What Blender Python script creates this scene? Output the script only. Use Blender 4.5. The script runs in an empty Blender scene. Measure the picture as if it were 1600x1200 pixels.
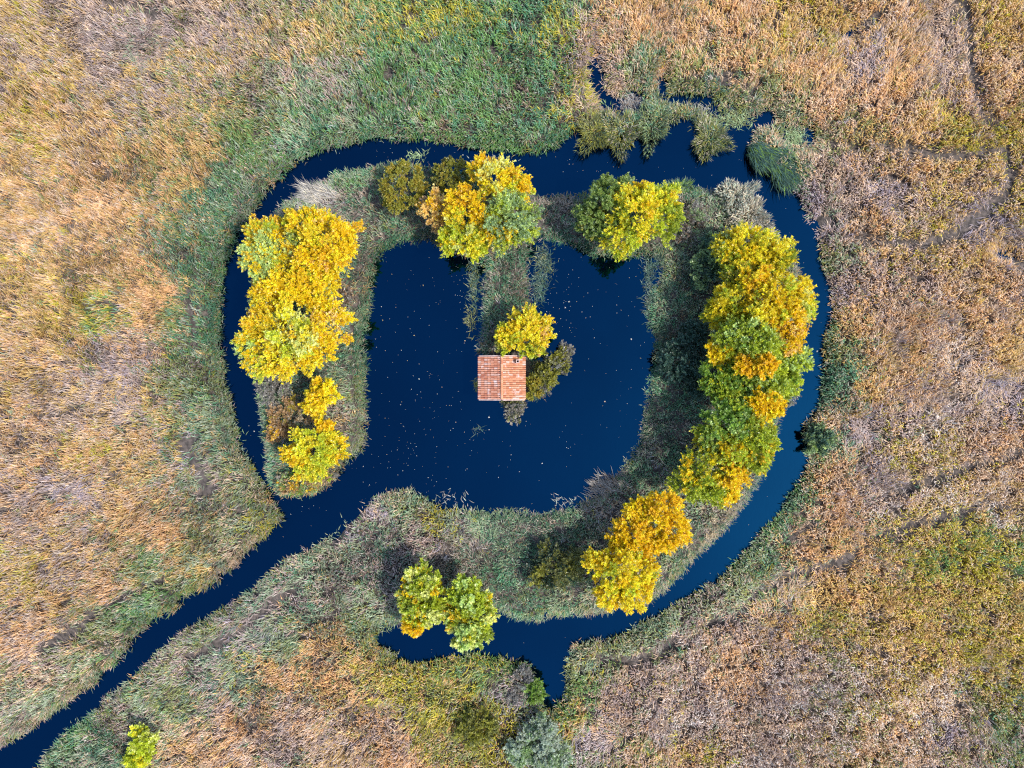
import bpy, bmesh, math, random
import numpy as np
from mathutils import Vector

random.seed(7)
RS = np.random.RandomState(11)
S = bpy.context.scene
COL = S.collection
CAM_H = 72.0          # drone height above the water
PXM = 15.0            # photograph pixels per metre at water level

# ------------------------------------------------------------------ camera, sky, sun, exposure
cam_d = bpy.data.cameras.new('camera')
cam_d.sensor_width = 36.0
cam_d.lens = 36.0 * CAM_H / (1600.0 / PXM)
cam_d.clip_start = 0.5
cam_d.clip_end = 3000.0
cam = bpy.data.objects.new('camera', cam_d)
cam.location = (0, 0, CAM_H)
COL.objects.link(cam)
S.camera = cam

SUN_EL, SUN_AZ = math.radians(55), math.radians(-18)     # azimuth measured from +X (picture right) towards +Y
world = bpy.data.worlds.new('World')
S.world = world
world.use_nodes = True
wn = world.node_tree.nodes
wl = world.node_tree.links
wn.clear()
w_out = wn.new('ShaderNodeOutputWorld')
w_bg = wn.new('ShaderNodeBackground')
w_sky = wn.new('ShaderNodeTexSky')
w_sky.sky_type = 'NISHITA'
w_sky.sun_disc = False
w_sky.sun_elevation = SUN_EL
w_sky.sun_rotation = math.pi / 2 - SUN_AZ
w_sky.air_density = 1.0
w_sky.dust_density = 1.0
w_bg.inputs['Strength'].default_value = 0.15
wl.new(w_sky.outputs[0], w_bg.inputs[0])
wl.new(w_bg.outputs[0], w_out.inputs[0])

sun_d = bpy.data.lights.new('sun', 'SUN')
sun_d.energy = 2.45
sun_d.angle = math.radians(3.0)
sun_d.color = (1.0, 0.94, 0.85)
sun = bpy.data.objects.new('sun', sun_d)
to_sun = Vector((math.cos(SUN_EL) * math.cos(SUN_AZ), math.cos(SUN_EL) * math.sin(SUN_AZ), math.sin(SUN_EL)))
sun.rotation_euler = to_sun.to_track_quat('Z', 'Y').to_euler()
sun.location = to_sun * 200
COL.objects.link(sun)

S.view_settings.view_transform = 'Standard'
S.view_settings.look = 'None'
S.view_settings.exposure = 1.18
S.view_settings.gamma = 1.0
S.view_settings.use_curve_mapping = False
S.render.engine = 'CYCLES'
S.cycles.use_denoising = False
S.cycles.filter_width = 1.2
S.cycles.max_bounces = 6
S.cycles.diffuse_bounces = 3
S.cycles.transmission_bounces = 3

# ------------------------------------------------------------------ helpers
def W(px, py, h=0.0):
    """place of a point seen at photo pixel (px, py) that stands h metres above the water"""
    k = (CAM_H - h) / CAM_H / PXM
    return ((px - 800.0) * k, (600.0 - py) * k)

def tag(o, label=None, cat=None, group=None, kind=None):
    if label: o['label'] = label
    if cat: o['category'] = cat
    if group: o['group'] = group
    if kind: o['kind'] = kind
    return o

def link(name, me, parent=None, mat=None):
    o = bpy.data.objects.new(name, me)
    COL.objects.link(o)
    if parent is not None:
        o.parent = parent
    if mat is not None and me is not None:
        if len(me.materials) == 0:
            me.materials.append(mat)
    return o

def empty(name, loc):
    o = bpy.data.objects.new(name, None)
    o.empty_display_size = 0.3
    o.location = loc
    COL.objects.link(o)
    return o

def np_mesh(name, V, loops, starts, totals, col=None, smooth=False):
    me = bpy.data.meshes.new(name)
    V = np.ascontiguousarray(V, dtype=np.float32)
    me.vertices.add(len(V)); me.vertices.foreach_set('co', V.ravel())
    me.loops.add(len(loops)); me.loops.foreach_set('vertex_index', np.ascontiguousarray(loops, dtype=np.int32))
    me.polygons.add(len(starts))
    me.polygons.foreach_set('loop_start', np.ascontiguousarray(starts, dtype=np.int32))
    try:
        me.polygons.foreach_set('loop_total', np.ascontiguousarray(totals, dtype=np.int32))
    except Exception:
        pass
    me.update(calc_edges=True)
    me.validate()
    if smooth:
        me.polygons.foreach_set('use_smooth', np.ones(len(starts), dtype=bool))
    if col is not None:
        a = me.color_attributes.new('tint', 'FLOAT_COLOR', 'POINT')
        c4 = np.ones((len(V), 4), dtype=np.float32); c4[:, :3] = col
        a.data.foreach_set('color', c4.ravel())
    return me

# value noise in numpy
def vnoise(x, y, seed):
    r = np.random.RandomState(seed)
    g = r.rand(256, 256)
    xi = np.floor(x).astype(int); yi = np.floor(y).astype(int)
    fx = x - xi; fy = y - yi
    fx = fx * fx * (3 - 2 * fx); fy = fy * fy * (3 - 2 * fy)
    a = g[xi & 255, yi & 255]; b = g[(xi + 1) & 255, yi & 255]
    c = g[xi & 255, (yi + 1) & 255]; d = g[(xi + 1) & 255, (yi + 1) & 255]
    return (a * (1 - fx) + b * fx) * (1 - fy) + (c * (1 - fx) + d * fx) * fy

def fbm(x, y, scale, seed, octv=4):
    s = 0; amp = 1.0; tot = 0
    for o in range(octv):
        s = s + amp * vnoise(x / scale * 2 ** o + 17.3 * o, y / scale * 2 ** o - 9.1 * o, seed + o)
        tot += amp; amp *= 0.55
    return s / tot * 2 - 1

# ------------------------------------------------------------------ materials
def new_mat(name):
    m = bpy.data.materials.new(name); m.use_nodes = True
    nt = m.node_tree; nt.nodes.clear()
    out = nt.nodes.new('ShaderNodeOutputMaterial')
    return m, nt, out

def leaf_material(name, transl=0.35, gloss=0.06, rough=0.45, grain=0.25, scale=3.0):
    m, nt, out = new_mat(name); N = nt.nodes; L = nt.links
    at = N.new('ShaderNodeAttribute'); at.attribute_name = 'tint'
    geo = N.new('ShaderNodeNewGeometry')
    nz = N.new('ShaderNodeTexNoise'); nz.inputs['Scale'].default_value = scale; nz.inputs['Detail'].default_value = 3
    L.new(geo.outputs['Position'], nz.inputs['Vector'])
    mr = N.new('ShaderNodeMapRange'); mr.inputs[1].default_value = 0.3; mr.inputs[2].default_value = 0.7
    mr.inputs[3].default_value = 1 - grain; mr.inputs[4].default_value = 1 + grain
    L.new(nz.outputs['Fac'], mr.inputs[0])
    mul = N.new('ShaderNodeVectorMath'); mul.operation = 'SCALE'
    L.new(at.outputs['Color'], mul.inputs[0]); L.new(mr.outputs[0], mul.inputs['Scale'])
    d = N.new('ShaderNodeBsdfDiffuse'); t = N.new('ShaderNodeBsdfTranslucent'); g = N.new('ShaderNodeBsdfGlossy')
    g.inputs['Roughness'].default_value = rough
    L.new(mul.outputs[0], d.inputs['Color']); L.new(mul.outputs[0], t.inputs['Color'])
    m1 = N.new('ShaderNodeMixShader'); m1.inputs[0].default_value = transl
    L.new(d.outputs[0], m1.inputs[1]); L.new(t.outputs[0], m1.inputs[2])
    m2 = N.new('ShaderNodeMixShader'); m2.inputs[0].default_value = gloss
    L.new(m1.outputs[0], m2.inputs[1]); L.new(g.outputs[0], m2.inputs[2])
    L.new(m2.outputs[0], out.inputs[0])
    return m

def simple_noise_mat(name, c1, c2, scale, rough=0.9, bump=0.0, detail=5):
    m, nt, out = new_mat(name); N = nt.nodes; L = nt.links
    p = N.new('ShaderNodeBsdfPrincipled'); p.inputs['Roughness'].default_value = rough
    tc = N.new('ShaderNodeTexCoord')
    nz = N.new('ShaderNodeTexNoise'); nz.inputs['Scale'].default_value = scale; nz.inputs['Detail'].default_value = detail
    L.new(tc.outputs['Object'], nz.inputs['Vector'])
    cr = N.new('ShaderNodeValToRGB')
    cr.color_ramp.elements[0].position = 0.35; cr.color_ramp.elements[1].position = 0.68
    cr.color_ramp.elements[0].color = (*c1, 1); cr.color_ramp.elements[1].color = (*c2, 1)
    L.new(nz.outputs['Fac'], cr.inputs[0]); L.new(cr.outputs[0], p.inputs['Base Color'])
    if bump:
        b = N.new('ShaderNodeBump'); b.inputs['Strength'].default_value = bump; b.inputs['Distance'].default_value = 0.05
        L.new(nz.outputs['Fac'], b.inputs['Height']); L.new(b.outputs[0], p.inputs['Normal'])
    L.new(p.outputs[0], out.inputs[0])
    return m

M_REED = leaf_material('reed_blade', transl=0.25, gloss=0.05, rough=0.5, grain=0.22, scale=1.6)
M_LEAF = leaf_material('autumn_leaf', transl=0.42, gloss=0.05, rough=0.42, grain=0.15, scale=4.0)
M_BARK = simple_noise_mat('bark', (0.10, 0.08, 0.065), (0.24, 0.21, 0.18), 6, 0.9, 0.6)
M_TWIG = simple_noise_mat('twig', (0.16, 0.12, 0.10), (0.34, 0.29, 0.26), 8, 0.9)

# water: a dark, clear pond that mirrors the blue sky above it
def water_material():
    m, nt, out = new_mat('pond_water'); N = nt.nodes; L = nt.links
    geo = N.new('ShaderNodeNewGeometry')
    n1 = N.new('ShaderNodeTexNoise'); n1.inputs['Scale'].default_value = 2.6; n1.inputs['Detail'].default_value = 3
    mp = N.new('ShaderNodeMapping'); mp.inputs['Scale'].default_value = (1.0, 0.45, 1.0)
    L.new(geo.outputs['Position'], mp.inputs[0]); L.new(mp.outputs[0], n1.inputs['Vector'])
    bp = N.new('ShaderNodeBump'); bp.inputs['Strength'].default_value = 0.05; bp.inputs['Distance'].default_value = 0.04
    L.new(n1.outputs['Fac'], bp.inputs['Height'])
    n2 = N.new('ShaderNodeTexNoise'); n2.inputs['Scale'].default_value = 0.06; n2.inputs['Detail'].default_value = 4
    L.new(geo.outputs['Position'], n2.inputs['Vector'])
    cr = N.new('ShaderNodeValToRGB')
    cr.color_ramp.elements[0].position = 0.3; cr.color_ramp.elements[1].position = 0.75
    cr.color_ramp.elements[0].color = (0.002, 0.029, 0.076, 1); cr.color_ramp.elements[1].color = (0.002, 0.038, 0.096, 1)
    L.new(n2.outputs['Fac'], cr.inputs[0])
    g = N.new('ShaderNodeBsdfGlossy'); g.inputs['Roughness'].default_value = 0.03
    L.new(cr.outputs[0], g.inputs['Color']); L.new(bp.outputs[0], g.inputs['Normal'])
    d = N.new('ShaderNodeBsdfDiffuse'); d.inputs['Color'].default_value = (0.001, 0.006, 0.018, 1)
    ad = N.new('ShaderNodeMixShader'); ad.inputs[0].default_value = 0.85
    L.new(d.outputs[0], ad.inputs[1]); L.new(g.outputs[0], ad.inputs[2])
    L.new(ad.outputs[0], out.inputs[0])
    return m
M_WATER = water_material()

def ground_material():
    m, nt, out = new_mat('marsh_soil'); N = nt.nodes; L = nt.links
    p = N.new('ShaderNodeBsdfPrincipled'); p.inputs['Roughness'].default_value = 0.95
    geo = N.new('ShaderNodeNewGeometry')
    n1 = N.new('ShaderNodeTexNoise'); n1.inputs['Scale'].default_value = 2.2; n1.inputs['Detail'].default_value = 8
    n2 = N.new('ShaderNodeTexNoise'); n2.inputs['Scale'].default_value = 0.12; n2.inputs['Detail'].default_value = 5
    L.new(geo.outputs['Position'], n1.inputs['Vector']); L.new(geo.outputs['Position'], n2.inputs['Vector'])
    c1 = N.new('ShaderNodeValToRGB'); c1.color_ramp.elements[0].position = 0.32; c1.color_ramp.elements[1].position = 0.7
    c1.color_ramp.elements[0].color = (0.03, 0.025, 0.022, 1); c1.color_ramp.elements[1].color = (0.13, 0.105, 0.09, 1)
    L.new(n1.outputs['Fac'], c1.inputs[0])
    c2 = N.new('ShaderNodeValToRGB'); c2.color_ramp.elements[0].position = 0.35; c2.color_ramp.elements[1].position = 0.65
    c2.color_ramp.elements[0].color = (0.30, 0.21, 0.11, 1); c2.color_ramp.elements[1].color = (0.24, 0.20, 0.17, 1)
    L.new(n2.outputs['Fac'], c2.inputs[0])
    mx2 = N.new('ShaderNodeMix'); mx2.data_type = 'RGBA'; mx2.blend_type = 'OVERLAY'; mx2.inputs[0].default_value = 0.8
    L.new(c2.outputs[0], mx2.inputs[6]); L.new(n1.outputs['Fac'], mx2.inputs[7])
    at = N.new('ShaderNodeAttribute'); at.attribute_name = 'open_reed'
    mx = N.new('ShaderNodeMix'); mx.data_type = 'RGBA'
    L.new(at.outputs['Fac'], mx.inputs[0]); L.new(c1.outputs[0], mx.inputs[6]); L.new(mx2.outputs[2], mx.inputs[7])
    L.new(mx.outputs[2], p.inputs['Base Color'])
    b = N.new('ShaderNodeBump'); b.inputs['Strength'].default_value = 0.6; b.inputs['Distance'].default_value = 0.15
    L.new(n1.outputs['Fac'], b.inputs['Height']); L.new(b.outputs[0], p.inputs['Normal'])
    L.new(p.outputs[0], out.inputs[0])
    return m
M_GROUND = ground_material()

# ------------------------------------------------------------------ shore line of the moat, the channel and the inner pond (one loop)
OUTER = [(-260,1320),(-120,1240),(0,1168),(30,1150),(100,1100),(150,1062),(190,1026),(200,1003),(236,970),(268,956),(291,932),(336,908),(367,880),(389,856),(415,836),(437,809),
 (420,778),(400,742),(385,715),(372,690),(364,650),(355,600),(349,550),(346,500),(345,455),(355,415),(370,375),(390,340),(415,303),(440,275),
 (470,250),(510,230),(560,217),(620,213),(660,214),(690,222),(730,227),(790,233),(848,237),(868,230),(880,214),(904,210),(912,228),(960,234),
 (993,236),(1000,222),(1030,228),(1045,214),(1053,196),(1072,191),(1087,200),(1092,232),(1112,247),(1132,240),(1140,215),(1146,192),(1157,187),(1164,206),(1172,230),(1172,246),(1200,268),(1232,290),
 (1246,312),(1258,332),(1264,352),(1278,380),(1288,420),(1296,455),(1295,500),(1284,540),(1284,590),(1278,632),(1252,672),(1260,705),(1258,728),
 (1248,750),(1228,780),(1207,810),(1181,839),(1151,874),(1119,903),(1066,935),(1015,965),(965,988),(890,1006),(882,1035),(878,1069),(872,1108),
 (848,1112),(843,1075),(833,1062),(832,1042),(802,1038),(777,1030),(725,1026),(705,1030),(650,1040),(622,1036),(604,1020),(586,1006)]
ISLAND_OUT = [(592,984),(627,974),(680,968),(735,965),(775,956),(789,967),(837,977),(860,967),(912,964),(952,960),(1000,952),(1040,933),(1075,893),
 (1110,858),(1148,815),(1188,762),(1212,702),(1226,652),(1242,610),(1258,560),(1262,505),(1262,452),(1244,400),(1215,360),(1182,307),(1152,287),
 (1117,294),(1090,290),(1058,288),(1040,296),(1000,300),(950,300),(905,302),(870,300),(835,303),(790,292),(740,268),(680,258),(625,250),(570,257),
 (520,268),(482,288),(450,308),(420,330),(402,360),(396,400),(396,450),(398,500),(398,560),(396,600),(402,650),(407,700),(413,745),(424,772)]
ARM_IN = [(445,784),(470,782),(500,765),(526,748),(545,725),(564,700),(572,660),(570,600),(570,540),(575,480),(584,425),(600,392),(625,376),(655,370),
 (690,382),(722,398),(750,402),(757,450),(751,500),(750,540),(748,555),(746,600),(750,627),(785,628),(796,648),(812,648),(822,628),(850,620),(862,596),
 (852,560),(832,548),(828,480),(825,400),(829,376),(850,371),(870,374),(900,386),(930,400),(985,400),(1020,392),(1036,400),(1036,430),(1020,455),
 (1012,485),(1022,520),(1024,560),(1014,620),(1004,680),(986,720),(955,755),(915,785),(880,800),(850,803),(800,797),(760,802),(735,797),(690,797),
 (660,777),(640,767),(600,771),(570,785),(536,816),(496,852),(484,862),(424,892),(402,914),(356,946),(313,971),(266,1003),(225,1045),(197,1068),(138,1118),
 (88,1160),(52,1206),(-60,1300),(-140,1400)]
LOOP = np.array([W(x, y, 0.8) for x, y in OUTER + ISLAND_OUT + ARM_IN])
POOLS = [(542,948,8,15),(930,104,3,13),(938,128,3,12),(950,148,5,8),(985,158,24,14),(1088,158,34,10),(1068,150,8,5),(1112,180,20,9),(1150,178,8,17),(1202,182,9,14),(1192,172,4,8),
         (1236,212,17,15),(1262,208,14,15),(1222,200,6,6),(1036,130,9,14),(1240,230,6,6),(1268,226,5,7),(1180,200,5,5),(590,1105,14,6),(612,1100,6,4),(700,800,8,4),(1567,398,10,5),(692,1068,7,8),(680,1060,4,4),(1330,50,3,5),(1455,26,4,7)]

def poly_sd(X, Y):
    """distance to the shore, negative over water"""
    x1, y1 = LOOP[:, 0], LOOP[:, 1]; x2, y2 = np.roll(x1, -1), np.roll(y1, -1)
    out = np.full(X.shape, 1e9); inside = np.zeros(X.shape, bool)
    for a, b, c, d in zip(x1, y1, x2, y2):
        ex, ey = c - a, d - b
        t = np.clip(((X - a) * ex + (Y - b) * ey) / (ex * ex + ey * ey), 0, 1)
        out = np.minimum(out, (X - a - t * ex) ** 2 + (Y - b - t * ey) ** 2)
        cond = (b > Y) != (d > Y)
        if ey != 0:
            inside ^= cond & (X < ex * (Y - b) / ey + a)
    s = np.sqrt(out)
    return np.where(inside, -s, s)

GX0, GX1, GY0, GY1, GS = -68.0, 68.0, -56.0, 56.0, 0.3
gx = np.arange(GX0, GX1 + 1e-6, GS); gy = np.arange(GY0, GY1 + 1e-6, GS)
MX, MY = np.meshgrid(gx, gy, indexing='ij')
SD = poly_sd(MX, MY) - 0.55
for (a, b, ra, rb) in POOLS:
    cx, cy = W(a, b, 0.3)
    k = np.sqrt(((MX - cx) / (ra / PXM)) ** 2 + ((MY - cy) / (rb / PXM)) ** 2)
    SD = np.minimum(SD, (k - 1) * min(ra, rb) / PXM)
SD = SD + 0.40 * fbm(MX, MY, 2.0, 5, 3) * np.clip(1.5 - np.abs(SD) * 0.5, 0, 1)
def bump2(px, py, rx, ry):
    bx, by = W(px, py, 0.5)
    return np.exp(-(((MX - bx) / (rx / PXM)) ** 2 + ((MY - by) / (ry / PXM)) ** 2) ** 2)
# the boggy bay at the top right: reeds broken up by pools
bay = np.maximum(bump2(1150, 195, 125, 48), 0.5 * bump2(975, 160, 60, 40))
SD = np.where(SD > -0.2, SD - bay * np.clip(-0.75 + 5.0 * fbm(MX, MY, 2.1, 411, 3), 0, 2.4) * np.clip(1.0 - (SD - 2.5) / 3.0, 0.15, 1), SD)

def grid_sample(G, x, y):
    u = np.clip((x - GX0) / GS, 0, len(gx) - 1.001); v = np.clip((y - GY0) / GS, 0, len(gy) - 1.001)
    i = u.astype(int); j = v.astype(int); fu = u - i; fv = v - j
    return (G[i, j] * (1 - fu) + G[i + 1, j] * fu) * (1 - fv) + (G[i, j + 1] * (1 - fu) + G[i + 1, j + 1] * fu) * fv

def sst(a, b, x):
    t = np.clip((x - a) / (b - a), 0, 1); return t * t * (3 - 2 * t)

ISL = np.array([W(x, y, 0.8) for x, y in ISLAND_OUT + ARM_IN[:56]])
def in_poly(P, x, y):
    ins = np.zeros(x.shape, bool)
    a, b = P[:, 0], P[:, 1]; c, d = np.roll(a, -1), np.roll(b, -1)
    for p, q, r, s in zip(a, b, c, d):
        if s != q:
            ins ^= ((q > y) != (s > y)) & (x < (r - p) * (y - q) / (s - q) + p)
    return ins
rx0, ry0 = W(880, 1000); lx0, _ = W(470, 0); _, ly0 = W(0, 760)
outb = ~in_poly(ISL, MX, MY) & (((MX > rx0)) | ((MX < lx0) & (MY > ly0)))
SD = np.where(outb & (SD > -1.0), SD - np.where(MX > 0, 0.50, 0.30), SD)
GZ = -0.9 + 1.2 * sst(-1.0, 0.5, SD) + 0.10 * fbm(MX, MY, 3.0, 31, 3)
def ground_z(x, y):
    return grid_sample(GZ, np.asarray(x, float), np.asarray(y, float))

# ------------------------------------------------------------------ ground sheet (fine in the middle, running on to the horizon)
def build_ground():
    ext = np.array([72, 80, 95, 130, 200, 400, 900.0])
    ax = np.concatenate([-ext[::-1], gx[::2], ext]); ay = np.concatenate([-ext[::-1], gy[::2], ext])
    X, Y = np.meshgrid(ax, ay, indexing='ij')
    Z = ground_z(X, Y)
    r = np.maximum(np.abs(X) - 66, np.abs(Y) - 54)
    Z = np.where(r > 1.5, np.where(SD[-1, -1] > -9, 0.3, 0.3), Z)
    n, m = X.shape
    V = np.stack([X.ravel(), Y.ravel(), Z.ravel()], 1)
    idx = np.arange(n * m).reshape(n, m)
    q = np.stack([idx[:-1, :-1], idx[1:, :-1], idx[1:, 1:], idx[:-1, 1:]], -1).reshape(-1, 4)
    me = np_mesh('ground', V, q.ravel(), np.arange(len(q)) * 4, np.full(len(q), 4), smooth=True)
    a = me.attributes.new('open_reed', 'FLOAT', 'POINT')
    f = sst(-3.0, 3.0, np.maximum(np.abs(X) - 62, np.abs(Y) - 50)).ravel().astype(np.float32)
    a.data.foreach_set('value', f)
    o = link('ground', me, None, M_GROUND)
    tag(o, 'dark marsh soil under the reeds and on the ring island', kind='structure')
build_ground()

def build_water():
    xs = np.linspace(-69, 69, 24); ys = np.linspace(-57, 57, 20)
    X, Y = np.meshgrid(xs, ys, indexing='ij')
    V = np.stack([X.ravel(), Y.ravel(), np.zeros(X.size)], 1)
    idx = np.arange(X.size).reshape(X.shape)
    q = np.stack([idx[:-1, :-1], idx[1:, :-1], idx[1:, 1:], idx[:-1, 1:]], -1).reshape(-1, 4)
    me = np_mesh('water', V, q.ravel(), np.arange(len(q)) * 4, np.full(len(q), 4))
    o = link('water', me, None, M_WATER)
    tag(o, 'dark blue still water of the moat, channel and inner pond', kind='structure')
build_water()

# ------------------------------------------------------------------ reeds and grass
PAL = {
 'T': (0.63, 0.415, 0.13), 'S': (0.645, 0.455, 0.295), 'O': (0.70, 0.40, 0.175), 'G': (0.425, 0.315, 0.275), 'V': (0.37, 0.305, 0.34),
 'N': (0.15, 0.29, 0.075), 'E': (0.105, 0.265, 0.14), 'L': (0.50, 0.43, 0.035), 'P': (0.285, 0.35, 0.205), 'B': (0.22, 0.155, 0.11),
 'W': (0.70, 0.60, 0.52), 'D': (0.085, 0.165, 0.10), 'K': (0.27, 0.30, 0.085)}
PK = list(PAL)
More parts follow.
